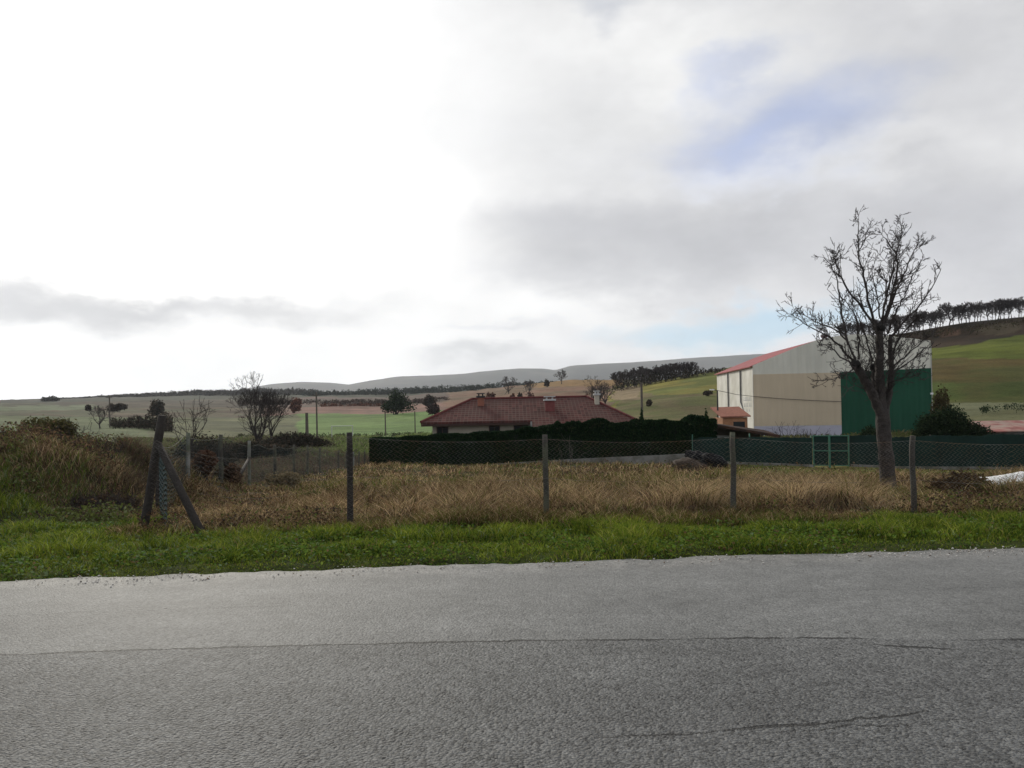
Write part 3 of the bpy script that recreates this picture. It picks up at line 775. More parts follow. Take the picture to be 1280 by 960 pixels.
def bare_tree(name, label, base, h, r, seed, rmin=.012, maxlev=5, trunk=.28, spread=.5, stems=1, group=None, mats=None, fuzz=0, fuzz_col=(.08, .065, .06), wide=1., up=.12):
    r_ = np.random.default_rng(seed)
    t = thing(name, label, 'tree', base, group)
    tb, cb = MB(), MB()
    for s in range(stems):
        off = np.array([0, 0, 0]) if s == 0 else np.array([r_.uniform(.3, .55) * (1 if s % 2 else -1), r_.uniform(-.3, .3), 0])
        p = np.array(base) + off + np.array([0, 0, -.15]); d = unit(np.array([r_.normal() * .06 + off[0] * .25, r_.normal() * .06, 1]))
        hs = h * (1 if s == 0 else r_.uniform(.75, .95)); pts, rad = [p], [r * 1.25]
        for k in range(4):
            p = p + d * hs * trunk / 4; d = unit(d + r_.normal(size=3) * .05); pts.append(p); rad.append(r * (1 - .08 * k))
        tb.tube(pts, rad, 8, jit=.15)
        n = 3 if stems > 1 else 4
        for k in range(n):
            a = 2 * math.pi * (k + r_.random() * .6) / n
            nd = unit(np.array([math.cos(a) * spread * 1.1 * wide, math.sin(a) * spread * 1.1 * wide, 1]))
            branch(cb, pts[-1], nd, hs * .30, r * .62, 1, maxlev, rmin, r_, spread, up)
        branch(cb, pts[-1], np.array([0, 0, 1.]), hs * .32, r * .75, 1, maxlev, rmin, r_, spread * .8, up)
    # fit the crown to the wanted height
    zmax = max(v[2] for v in cb.v); k = h / (zmax - base[2])
    for q in (tb, cb):
        q.v = [(base[0] + (v[0] - base[0]) * k, base[1] + (v[1] - base[1]) * k, base[2] + (v[2] - base[2]) * k) for v in q.v]
    m1, m2 = mats or (M['bark'], M['twig'])
    tb.build('trunk', m1, t, smooth=True)
    cr = cb.build('crown', m2, t)
    return t

def bush(name, label, base, size, n, leaf, pal, seed, w=None, lumps=7, group=None, matk='leaf', cat='bush', stems=6, shell=.35):
    r_ = np.random.default_rng(seed)
    t = thing(name, label, cat, base, group)
    sx, sy, sz = size
    cs, ss = [], []
    for k in range(lumps):
        a = r_.random() * 6.28; q = math.sqrt(r_.random()) * .6
        hz = r_.uniform(.32, .72) if cat != 'tree' else r_.uniform(.2, .72)
        cs.append((base[0] + math.cos(a) * q * sx, base[1] + math.sin(a) * q * sy, base[2] + sz * hz))
        f = r_.uniform(.34, .55); ss.append((sx * f, sy * f, sz * min(f, hz * .9) * .8))
    V, Fc, C = leaf_cloud(cs, ss, n, leaf, pal, w, seed=seed, shell=shell)
    V[:, 2] = np.maximum(V[:, 2], base[2] - .05)
    mesh_np('crown', V, Fc, M[matk], t, col=C)
    mb = MB()
    for k in range(stems):
        c = cs[k % len(cs)]
        mb.tube([(base[0] + r_.normal() * sx * .12, base[1] + r_.normal() * sy * .12, base[2] - .1), ((base[0] + c[0]) / 2, (base[1] + c[1]) / 2, base[2] + sz * .3), c], [.05 * sz / 2 + .01, .03 * sz / 2 + .008, .008], 5)
    mb.build('trunk', M['twig'], t)
    return t

def brush(name, label, base, size, n, seed, r0=.012, colr='twig', cat='bush', group=None):
    """leafless brush: many thin wands from the ground, each with side twigs"""
    r_ = np.random.default_rng(seed); t = thing(name, label, cat, base, group); mb = MB()
    for k in range(n):
        a = r_.random() * 6.28; q = math.sqrt(r_.random())
        x, y = base[0] + math.cos(a) * q * size[0] * .6, base[1] + math.sin(a) * q * size[1] * .6
        p = np.array([x, y, zt(x, y) - .05]); d = unit(np.array([math.cos(a) * q * .5 + r_.normal() * .2, math.sin(a) * q * .5 + r_.normal() * .2, 1]))
        hh = size[2] * r_.uniform(.5, 1.0) * (1 - .35 * q)
        branch(mb, p, d, hh * .6, r0, 2, 4, r0 * .45, r_, .6, .05, (1, 2), .12, 3)
    mb.build('branches', M[colr], t)
    return t

# ------------------------------------------------------------------ pollarded tree in the plot
def pollard():
    D = 18.0
    base = G(1111, D)
    t = thing('pollarded_tree', 'leafless pollarded tree with a thick trunk standing inside the wire fence', 'tree', base)
    r_ = np.random.default_rng(5)
    def path(pp, dz0=0., dz1=0., sub=3):
        q = [np.array(P(a, b, D + dz0 + (dz1 - dz0) * i / max(len(pp) - 1, 1))) for i, (a, b) in enumerate(pp)]
        out = []
        for i in range(len(q) - 1):
            p0 = q[max(i - 1, 0)]; p1, p2 = q[i], q[i + 1]; p3 = q[min(i + 2, len(q) - 1)]
            for s in range(sub):
                u = s / sub
                out.append(.5 * ((2 * p1) + (-p0 + p2) * u + (2 * p0 - 5 * p1 + 4 * p2 - p3) * u * u + (-p0 + 3 * p1 - 3 * p2 + p3) * u ** 3))
        out.append(q[-1]); return out
    tb = MB()
    tr = path([(1112, 626), (1111, 612), (1109, 585), (1106, 555), (1104, 530), (1103, 512)], 0, 0, 4)
    rr = np.interp(np.linspace(0, 1, len(tr)), [0, .12, .35, .7, .9, 1], [.25, .20, .168, .158, .155, .13])
    tb.tube(tr, rr, 14, jit=.14)
    trunk = tb.build('trunk', M['bark'], t, smooth=True)
    lb = MB(); tw = MB()
    def limb(pp, r0, r1, dz0=0, dz1=0, n=8):
        q = path(pp, dz0, dz1); q = [p + r_.normal(size=3) * .008 for p in q]
        lb.tube(q, list(np.linspace(r0, r1, len(q)) * (1 + .22 * (r_.random(len(q)) - .5))), n + 2, jit=.22); return q
    limb([(1104, 532), (1100, 515), (1094, 500), (1085, 481), (1074, 463), (1069, 456)], .115, .085, 0, -.15)
    limb([(1104, 530), (1102, 512), (1100, 490), (1099, 462), (1100, 436), (1099, 413)], .125, .075, 0, .1)
    limb([(1105, 533), (1107, 515), (1110, 492), (1114, 468), (1113, 440), (1112, 418)], .115, .04, 0, .25)
    limb([(1098, 500), (1095, 484), (1092, 470), (1093, 462)], .07, .06, .2, .45)
    for (a, b, s, dz) in ((1069, 455, .105, -.15), (1099, 410, .125, .1), (1092, 459, .095, .45)):
        c = P(a, b, D + dz); kb = MB(); kb.blob(c, (s, s, s * .95), int(a), .35, 14, 9); kb.build('knob', M['burnt'], t, smooth=True)
    lb.build('limb', M['bark'], t, smooth=True)
    RM = .0075
    def shoot(p, d, L_, r, lev):
        segs = 4 if lev < 2 else 3
        pts, rad = [p], [r]
        for k in range(segs):
            d = unit(d + r_.normal(size=3) * .12 + np.array([0, 0, .10]))
            p = p + d * L_ / segs; pts.append(p); rad.append(max(r * (1 - .75 * (k + 1) / segs), RM * .7))
        tw.tube(pts, rad, 4 if r > .012 else 3, cap=False)
        if lev >= 3: return
        for k in range(1, segs + 1):
            for _ in range(r_.integers(0, 3)):
                dd = unit(unit(pts[k] - pts[k - 1]) + r_.normal(size=3) * .62)
                shoot(pts[k], dd, L_ * r_.uniform(.28, .55), max(rad[k] * .7, RM * .8), lev + 1 if lev else 1 + r_.integers(0, 2))
    def rod(pp, r0, r1, dz0, dz1, dens=1.0, Ls=.55):
        q = path(pp, dz0, dz1, 4); q = [p + r_.normal(size=3) * .012 for p in q]
        rad = list(np.linspace(r0, r1, len(q))); tw.tube(q, rad, 5, cap=False)
        for k in range(2, len(q)):
            if r_.random() < .95 * dens:
                for _ in range(r_.integers(1, 3)):
                    d = unit(unit(q[k] - q[k - 1]) * .9 + r_.normal(size=3) * .55)
                    shoot(q[k], d, Ls * r_.uniform(.5, 1.25) * (1 - .5 * k / len(q)), max(rad[k] * .5, RM), 1)
    rods = [
        ([(1095, 405), (1085, 375), (1080, 345), (1073, 318), (1073, 296), (1074, 278)], .034, .006, .1, -.2),
        ([(1093, 406), (1072, 378), (1052, 348), (1047, 335), (1042, 318)], .030, .007, 0, -.5),
        ([(1060, 432), (1055, 405), (1049, 375), (1046, 345), (1030, 322)], .030, .006, -.1, .3),
        ([(1104, 404), (1112, 380), (1119, 350), (1121, 322), (1114, 308), (1103, 293)], .036, .006, .1, .3),
        ([(1106, 402), (1118, 370), (1128, 345), (1140, 318), (1152, 305)], .032, .006, .1, .7),
        ([(1103, 400), (1107, 375), (1108, 352), (1098, 345), (1097, 335)], .022, .006, .1, -.5),
        ([(1112, 425), (1128, 404), (1148, 384), (1163, 362), (1178, 334)], .030, .006, .25, .2),
        ([(1066, 452), (1050, 432), (1034, 420), (1010, 407), (992, 396)], .028, .006, -.15, -.6),
        ([(1070, 450), (1058, 425), (1040, 410), (1018, 402), (1004, 392)], .024, .006, -.1, .6),
        ([(1068, 460), (1052, 445), (1036, 434), (1022, 428)], .022, .006, -.2, -.3),
        ([(1067, 462), (1054, 468), (1040, 474), (1026, 476)], .018, .006, -.2, -.9),
        ([(1074, 449), (1073, 425), (1071, 400), (1060, 380), (1055, 372)], .024, .006, -.1, -.1),
        ([(1091, 452), (1085, 430), (1076, 405), (1068, 385)], .022, .006, .4, .8),
        ([(1115, 460), (1130, 446), (1146, 432), (1160, 421)], .024, .006, .2, -.4),
        ([(1117, 468), (1132, 455), (1146, 447), (1153, 440)], .020, .006, .2, .5),
        ([(1116, 440), (1126, 420), (1140, 404), (1150, 398)], .022, .006, .2, -.5),
        ([(1100, 398), (1097, 375), (1092, 352), (1088, 335)], .020, .006, .1, .7),
        ([(1110, 418), (1120, 390), (1130, 372), (1138, 352), (1150, 330)], .024, .006, .25, -.4),
        ([(1102, 400), (1110, 362), (1116, 335), (1122, 310), (1128, 290)], .026, .006, .1, -.3),
        ([(1108, 480), (1124, 474), (1140, 466), (1150, 458)], .016, .005, .1, -.5),
        ([(1094, 492), (1080, 486), (1068, 482), (1058, 470)], .016, .005, .1, .5),
    ]
    for pp, dz in (([(1102, 500), (1099, 462), (1100, 430)], .05), ([(1110, 492), (1114, 460), (1113, 435)], .1), ([(1096, 503), (1084, 480), (1076, 466)], -.1)):
        q = path(pp, 0, dz, 5)
        for p in q:
            for _ in range(2):
                a = r_.random() * 6.28; d = unit(np.array([math.cos(a), math.sin(a), .7 + .5 * r_.random()]))
                shoot(p, d, r_.uniform(.25, .75), .013, 1)
    for pp, r0, r1, a, b in rods:
        rod(pp, r0, r1, a, b, .85 if r0 > .02 else .6, .62 if r0 > .024 else .42)
    # a thin sucker beside the trunk foot
    rod([(1104, 590), (1099, 570), (1098, 545), (1101, 528)], .012, .006, -.2, -.25, .2, .2)
    tw.build('twigs', M['twig'], t)
pollard()

# ------------------------------------------------------------------ wire fence along the road
def chain_link(mb, path, base_z, top_z, p, r, jit=.004):
    """path: list of (x,y); zigzag strands make the diamonds"""
    pa = np.array(path, float); seg = np.linalg.norm(np.diff(pa, axis=0), axis=1); s = np.concatenate([[0], seg.cumsum()])
    L_ = s[-1]; n = int(L_ / p)
    for i in range(n):
        s0 = i * p
        x0, y0 = np.interp(s0, s, pa[:, 0]), np.interp(s0, s, pa[:, 1])
        zb, zt_ = base_z(s0, x0, y0), top_z(s0, x0, y0)
        m = max(int((zt_ - zb) / (p * .5)), 2)
        k = np.arange(m + 1)
        ss = np.clip(s0 + np.where(k % 2 == 0, 0, p), 0, L_)
        zz = zb + (zt_ - zb) * k / m
        wav = .02 * np.sin(ss * 2.1 + zz * 2.4) + jit * rng.normal(size=m + 1)
        pts = np.stack([np.interp(ss, s, pa[:, 0]), np.interp(ss, s, pa[:, 1]) + wav, zz], -1)
        mb.tube(pts, r, 3, cap=False)

def post_mb(base, h, r, lean=(0, 0), n=8, below=.25):
    mb = MB(); base = np.array(base)
    q = [base + np.array([lean[0] * u, lean[1] * u, h * u]) for u in (-below / h, 0, .3, .6, .85, 1.)]
    q = [a + rng.normal(size=3) * .006 for a in q]
    mb.tube(q, [r * 1.05, r, r * .97, r * .95, r * .93, r * .88], n, jit=.1)
    return mb

def front_fence():
    t = thing('wire_fence', 'sagging chain link fence on dark timber posts running along the grass verge', 'fence', (0, FENCE_Y, zt(0, FENCE_Y)))
    corner = G(180, 10.9)
    top = P(201, 519, 10.9); d = top - corner
    lp = post_mb(corner, d.z, .062, (d.x, .05)).build('post', M['dark_post'], t, smooth=True)
    lp['label'] = 'dark corner post leaning to the right'
    a = G(254, 10.55); b = P(198, 556, 10.88)
    mb = MB(); mb.tube([a + Vector((.05, 0, -.12)), a, a.lerp(b, .5), b], [.055, .055, .052, .048], 8, jit=.12)
    br = mb.build('brace', M['dark_post'], t, smooth=True)
    xs = []
    for px, py, r, k in ((438.5, 540, .045, 'dark_post'), (683, 543, .042, 'post'), (917, 541, .042, 'post'), (1142, 545, .04, 'post'), (1372, 545, .042, 'post')):
        g = G(px, FENCE_Y); tp = P(px - 1.5, py, FENCE_Y)
        post_mb(g, tp.z - g.z, r, (tp.x - g.x, 0)).build('post', M[k], t, smooth=True)
        xs.append((g.x, tp.z))
    xs.insert(0, (corner.x + d.x * .7, xs[0][1] + .02))
    # mesh: left bay hangs lower and looser
    y_ = FENCE_Y - .055
    def tz(s, x, y):
        i = np.searchsorted([q[0] for q in xs], x); i = min(max(i, 1), len(xs) - 1)
        (x0, z0), (x1, z1) = xs[i - 1], xs[i]; u = min(max((x - x0) / (x1 - x0), 0), 1)
        return z0 + (z1 - z0) * u - .06 - (.30 if i == 1 else .06) * 4 * u * (1 - u)
    x0, x1 = corner.x + .15, xs[-1][0]
    path = [(x, y_) for x in np.linspace(x0, x1, 40)]
    mb = MB(); chain_link(mb, path, lambda s, x, y: zt(x, y) + .03, tz, .064, .0022)
    mb.build('netting', M['wire'], t)
    mb = MB()
    for off in (0.0, -.55):
        q = [(x, y_, tz(0, x, y_) + off) for x in np.linspace(x0 + .1, x1, 90)]
        mb.tube(q, .0018, 4)
    mb.build('tension_wire', M['wire'], t)
front_fence()

def side_fence():
    t = thing('wire_fence', 'green chain link fence on concrete posts running back from the corner post', 'fence', (SIDE[3][0], SIDE[3][1], zt(*SIDE[3])))
    spec = [(199, 14.0, 556, 'dark_post', .055), (235, 18.0, 541, 'concrete_post', .05), (276, 20.5, 543, 'post', .06), (311.5, 23.0, 551, 'concrete_post', .05), (343.5, 27., 556, 'post', .055), (367.5, 31., 556, 'post', .05),
            (384.5, 34., 557, 'post', .05), (400, 37., 559, 'post', .05), (423, 42., 563, 'post', .05), (433, 44., 564, 'post', .05), (442, 46., 565, 'concrete_post', .05), (449, 48., 566, 'post', .05), (456, 49.5, 567, 'post', .05), (462, 50.5, 568, 'post', .05)]
    pts = []
    for px, D, vt, k, r in spec:
        x = float(side_x(D)) if D > 50 else None
        g = G(px, D); tp = P(px, vt, D)
        post_mb(g, max(tp.z - g.z, .9), r, (tp.x - g.x, 0)).build('post', M[k], t, smooth=True)
        pts.append((g.x, g.y, max(tp.z, g.z + .9)))
    for (pa, Da, pb, vb, Db) in ((292, 20.8, 312, 572, 23.0), (300, 25.5, 278, 575, 20.5)):
        a = G(pa, Da); b = P(pb, vb, Db)
        mb = MB(); mb.tube([a + Vector((0, 0, -.1)), a.lerp(b, .5), b], .045, 6, jit=.1)
        mb.build('brace', M['dark_post'], t, smooth=True)
    pts.insert(0, (-4.98, 11.1, 1.2))
    pa = np.array(pts); seg = np.linalg.norm(np.diff(pa[:, :2], axis=0), axis=1); s = np.concatenate([[0], seg.cumsum()])
    mb = MB(); chain_link(mb, pa[:, :2].tolist(), lambda q, x, y: zt(x, y) + .03, lambda q, x, y: float(np.interp(q, s, pa[:, 2])) - .08 - .12 * abs(math.sin(q * .9)), .075, .0019)
    mb.build('netting', M['green_wire'], t)
    mb = MB(); q = np.linspace(0, s[-1], 160)
    mb.tube([(float(np.interp(a, s, pa[:, 0])), float(np.interp(a, s, pa[:, 1])) - .06, float(np.interp(a, s, pa[:, 2])) - .06 - .1 * abs(math.sin(a * .9))) for a in q], .006, 4)
    mb.build('tension_wire', M['concrete_post'], t)
side_fence()

# ------------------------------------------------------------------ hedge, its wall, heap, green fence and gate
def hedge():
    b = G(680, 43)
    t = thing('clipped_hedge', 'long dense dark green hedge with a ragged top in front of the red roofed house', 'hedge', b)
    pxs = np.array([462, 500, 560, 640, 700, 760, 830, 897]); vt = np.array([549, 547, 543.5, 538.5, 531.5, 529.0, 527, 526])
    xx = np.interp(pxs, [462, 640, 780, 897], _hx); yy = np.interp(pxs, [462, 640, 780, 897], _hy)
    tops = np.array([P(p, v, y).z for p, v, y in zip(pxs, vt, yy)])
    x0, x1 = xx[0], xx[-1]; TH = 1.1
    # core
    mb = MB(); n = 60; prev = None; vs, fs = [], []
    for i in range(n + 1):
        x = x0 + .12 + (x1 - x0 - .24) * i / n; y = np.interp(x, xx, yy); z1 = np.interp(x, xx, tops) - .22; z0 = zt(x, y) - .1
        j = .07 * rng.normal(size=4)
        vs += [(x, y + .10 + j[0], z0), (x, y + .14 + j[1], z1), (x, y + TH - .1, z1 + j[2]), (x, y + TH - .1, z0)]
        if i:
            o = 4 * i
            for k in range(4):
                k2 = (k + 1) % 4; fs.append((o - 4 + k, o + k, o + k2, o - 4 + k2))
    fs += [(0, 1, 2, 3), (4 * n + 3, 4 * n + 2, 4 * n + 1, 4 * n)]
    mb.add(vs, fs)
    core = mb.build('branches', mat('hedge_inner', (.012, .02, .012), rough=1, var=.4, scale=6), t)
    # foliage
    N_ = 95000
    x = rng.uniform(x0, x1, N_); f = rng.random(N_)
    y0 = np.interp(x, xx, yy); zt1 = np.interp(x, xx, tops); z0 = ZT(x, y0)
    ragg = (fbm(x * 1.1, x * 0 + 2, 201, 4) - .5) * .20 + .16 * np.maximum(fbm(x * 3.2, x * 0 + 5, 203, 2) - .5, 0) * 4 * sstep(-1, 3, x)
    top = zt1 + ragg
    front = f < .62; topf = (f >= .62) & (f < .93)
    z = np.where(front, z0 + (top - z0) * rng.random(N_), top - .20 * rng.random(N_) ** 2)
    bulge = .16 * (fbm(x * .9, z * 1.3, 205, 3) - .5)
    y = np.where(front, y0 + bulge + .16 * rng.random(N_), y0 + TH * rng.random(N_))
    end = f >= .93
    x = np.where(end, x0 + .14 * rng.random(N_), x); z = np.where(end, z0 + (tops[0] - z0) * rng.random(N_), z); y = np.where(end, yy[0] + TH * rng.random(N_), y)
    p = np.stack([x, y, z], -1)
    a = rng.normal(size=(N_, 3)) + np.array([0, 0, .5]); a /= np.linalg.norm(a, axis=1)[:, None]
    bb = np.cross(a, rng.normal(size=(N_, 3))); bb /= np.linalg.norm(bb, axis=1)[:, None]
    L_ = .085 * (.6 + .8 * rng.random(N_))[:, None]; a *= L_; bb *= L_ * .35
    V = np.stack([p - a, p + bb, p + a, p - bb], 1).reshape(-1, 3)
    C = pick([(.014, .03, .014), (.02, .04, .016), (.01, .022, .012), (.035, .05, .022)], [1, .7, .8, .10], N_, .3)
    mesh_np('foliage', V, np.arange(N_ * 4).reshape(-1, 4), M['dark_leaf'], t, col=np.repeat(C, 4, 0))
    # retaining wall at its foot
    pts = []
    for px, v0 in ((610, 580.5), (640, 578.5), (700, 575), (770, 571.5), (830, 569), (872, 566.5)):
        y = np.interp((px - 640) / F * 41, xx, yy) - .55
        q = P(px, v0, y); pts.append(q)
    mb = MB()
    for i in range(len(pts) - 1):
        a, b2 = pts[i], pts[i + 1]
        za, zb = zt(a.x, a.y) - .3, zt(b2.x, b2.y) - .3
        g = .004 if i else 0
        mb.slab([(a.x + g, a.y, za), (b2.x, b2.y, zb), (b2.x, b2.y, b2.z), (a.x + g, a.y, a.z)], (0, .25, 0))
    w = mb.build('low_wall', M['concrete'])
    tag(w, 'low pale concrete wall along the foot of the dark hedge', 'wall')
    # two little conifers poking over its top
    for k, (px, vb, vt_, lab) in enumerate(((803, 560, 513, 'small dark conifer rising just above the hedge behind the house corner'), (884, 560, 514, 'small dark conifer rising at the right end of the hedge'))):
        D = 42.5 if k == 0 else 38.2
        g = G(px, D); h = P(px, vt_, D).z - g.z
        tt = thing('conifer', lab, 'tree', g)
        cs = [(g.x, g.y, g.z + h * q) for q in (.25, .45, .62, .78, .9)]; ss = [(.30 * (1.1 - q), .30 * (1.1 - q), h * .16) for q in (.1, .3, .5, .68, .9)]
        V, Fc, C = leaf_cloud(cs, ss, 2600, .10, [(.018, .038, .018), (.028, .05, .02)], seed=k + 40, shell=.2)
        mesh_np('crown', V, Fc, M['dark_leaf'], tt, col=C)
        mb = MB(); mb.tube([(g.x, g.y, g.z - .1), (g.x, g.y, g.z + h * .9)], [.06, .012], 6); mb.build('trunk', M['bark'], tt)
hedge()

def heap():
    g = G(872, 33.0)
    t = thing('spoil_heap', 'heap of earth half covered by black plastic sheeting at the hedge end', 'heap', g)
    mb = MB(); mb.blob((g.x - .35, g.y, g.z - .05), (.95, .8, .55), 3, .45, 34, 18)
    mb.build('earth', M['soil'], t, smooth=True)
    mb = MB(); mb.blob((g.x + .22, g.y - .05, g.z - .02), (.80, .72, .72), 12, .55, 40, 24)
    mb.build('plastic_sheet', M['black_plastic'], t)
    V, Fc, C = leaf_cloud([(g.x - .3, g.y - .4, g.z + .15), (g.x + .75, g.y - .2, g.z + .1)], [(.8, .5, .3), (.35, .4, .25)], 1500, .07, [(.06, .045, .028), (.10, .08, .045)], seed=9, shell=.2)
    mesh_np('dead_weeds', V, Fc, M['leaf'], t, col=C)

def green_fence():
    t = thing('screen_fence', 'fence wrapped in dark green screening cloth behind the plot', 'fence', (GREEN[3][0], GREEN[3][1], zt(*GREEN[3])))
    def run(path, name):
        pa = np.array(path); seg = np.linalg.norm(np.diff(pa, axis=0), axis=1); s = np.concatenate([[0], seg.cumsum()]); n = int(s[-1] / .09)
        vs, fs = [], []
        for i in range(n + 1):
            q = s[-1] * i / n; x, y = np.interp(q, s, pa[:, 0]), np.interp(q, s, pa[:, 1])
            h = np.interp(x, [8.6, 13, 20, 26, 31], [1.20, 1.30, 1.40, 1.45, 1.45]) + .03 * math.sin(q * 2.3) + .012 * rng.normal()
            w = .05 * (vnoise(q * .9, 3., 8) - .5) + .018 * rng.normal(); z = zt(x, y)
            vs += [(x, y + w, z - .05), (x, y + w * .5, z + h), (x, y + w * .5 + .025, z + h), (x, y + w + .025, z - .05)]
            if i:
                o = 4 * i
                for k in range(4): fs.append((o - 4 + k, o + k, o + (k + 1) % 4, o - 4 + (k + 1) % 4))
        fs += [(0, 1, 2, 3), (4 * n + 3, 4 * n + 2, 4 * n + 1, 4 * n)]
        mb = MB(); mb.add(vs, fs); mb.build(name, M['screen'], t)
    run(GREEN[:2], 'screen_cloth'); run(GREEN[2:], 'screen_cloth')
    for i in range(len(GREEN) - 1):
        if i == 1: continue
        a, b = GREEN[i], GREEN[i + 1]; n = max(2, int(math.dist(a, b) / 2.4))
        for k in range(n + (1 if i in (0, 4) else 0)):
            x, y = a[0] + (b[0] - a[0]) * k / n, a[1] + (b[1] - a[1]) * k / n + .10
            post_mb((x, y, zt(x, y)), 1.38 + .06 * rng.random(), .03).build('post', M['gate_paint'] if i < 2 else M['post'], t, smooth=True)
    # concrete footing strip
    for i in range(len(GREEN) - 1):
        if i == 1: continue
        if i in (0, 2): mb = MB()
        a, b = GREEN[i], GREEN[i + 1]; n = 4
        for k in range(n):
            p = [(a[0] + (b[0] - a[0]) * u / n, a[1] + (b[1] - a[1]) * u / n - .12) for u in (k, k + 1)]
            (xa, ya), (xb, yb) = p
            mb.slab([(xa, ya, zt(xa, ya) - .2), (xb - .003, yb, zt(xb, yb) - .2), (xb - .003, yb, zt(xb, yb) + .11), (xa, ya, zt(xa, ya) + .11)], (0, .1, 0))
        if i in (0, len(GREEN) - 2): mb.build('footing', M['concrete'], t)
    # gate
    a, b = Vector((*GREEN[1], 0)), Vector((*GREEN[2], 0)); a.x += .05; b.x -= .05
    z = zt(*GREEN[1]); gt = thing('garden_gate', 'double green tubular gate set in the dark green screen fence', 'gate', ((a.x + b.x) / 2, (a.y + b.y) / 2, z))
    for k, (u0, u1) in enumerate(((0, .46), (.46, 1.))):
        p, q = a.lerp(b, u0 + .012), a.lerp(b, u1 - .012)
        mb = MB()
        for c in (p, q): mb.tube([(c.x, c.y, z - .1), (c.x, c.y, z + 1.42)], .03, 8)
        for h in (.08, .72, 1.38): mb.tube([(p.x, p.y, z + h), (q.x, q.y, z + h)], .022, 8)
        lf = mb.build('gate_leaf', M['gate_paint'], gt, smooth=False)
        mb = MB(); mb.slab([(p.x + .03, p.y + .03, z + .09), (q.x - .03, q.y + .03, z + .09), (q.x - .03, q.y + .03, z + 1.36), (p.x + .03, p.y + .03, z + 1.36)], (0, .012, 0))
        mb.build('infill_cloth', M['screen'], lf)
green_fence()

def white_sheet():
    g = G(1262, 17.0)
    nu, nv = 44, 20; vs, fs = [], []
    for j in range(nv):
        for i in range(nu):
            u, v = i / (nu - 1), j / (nv - 1)
            x = g.x - .75 + 2.6 * u + .06 * math.sin(v * 9); y = g.y - .5 + 1.1 * v + .08 * math.sin(u * 14)
            z = zt(x, y) + .14 + .16 * sstep(0, .5, np.array(u)) + .10 * float(fbm(np.array([u * 9]), np.array([v * 5]), 77, 4)[0]) + .10 * math.sin(v * 3.1)
            vs.append((x, y, float(z)))
    for j in range(nv - 1):
        for i in range(nu - 1):
            o = j * nu + i; fs.append((o, o + 1, o + nu + 1, o + nu))
    mb = MB(); mb.add(vs, fs); o = mb.build('plastic_sheet', M['white_plastic'], smooth=True)
    s = o.modifiers.new('thick', 'SOLIDIFY'); s.thickness = .012
    tag(o, 'crumpled white plastic sheet lying in the grass behind the wire fence', 'plastic sheet')
white_sheet()

heap()

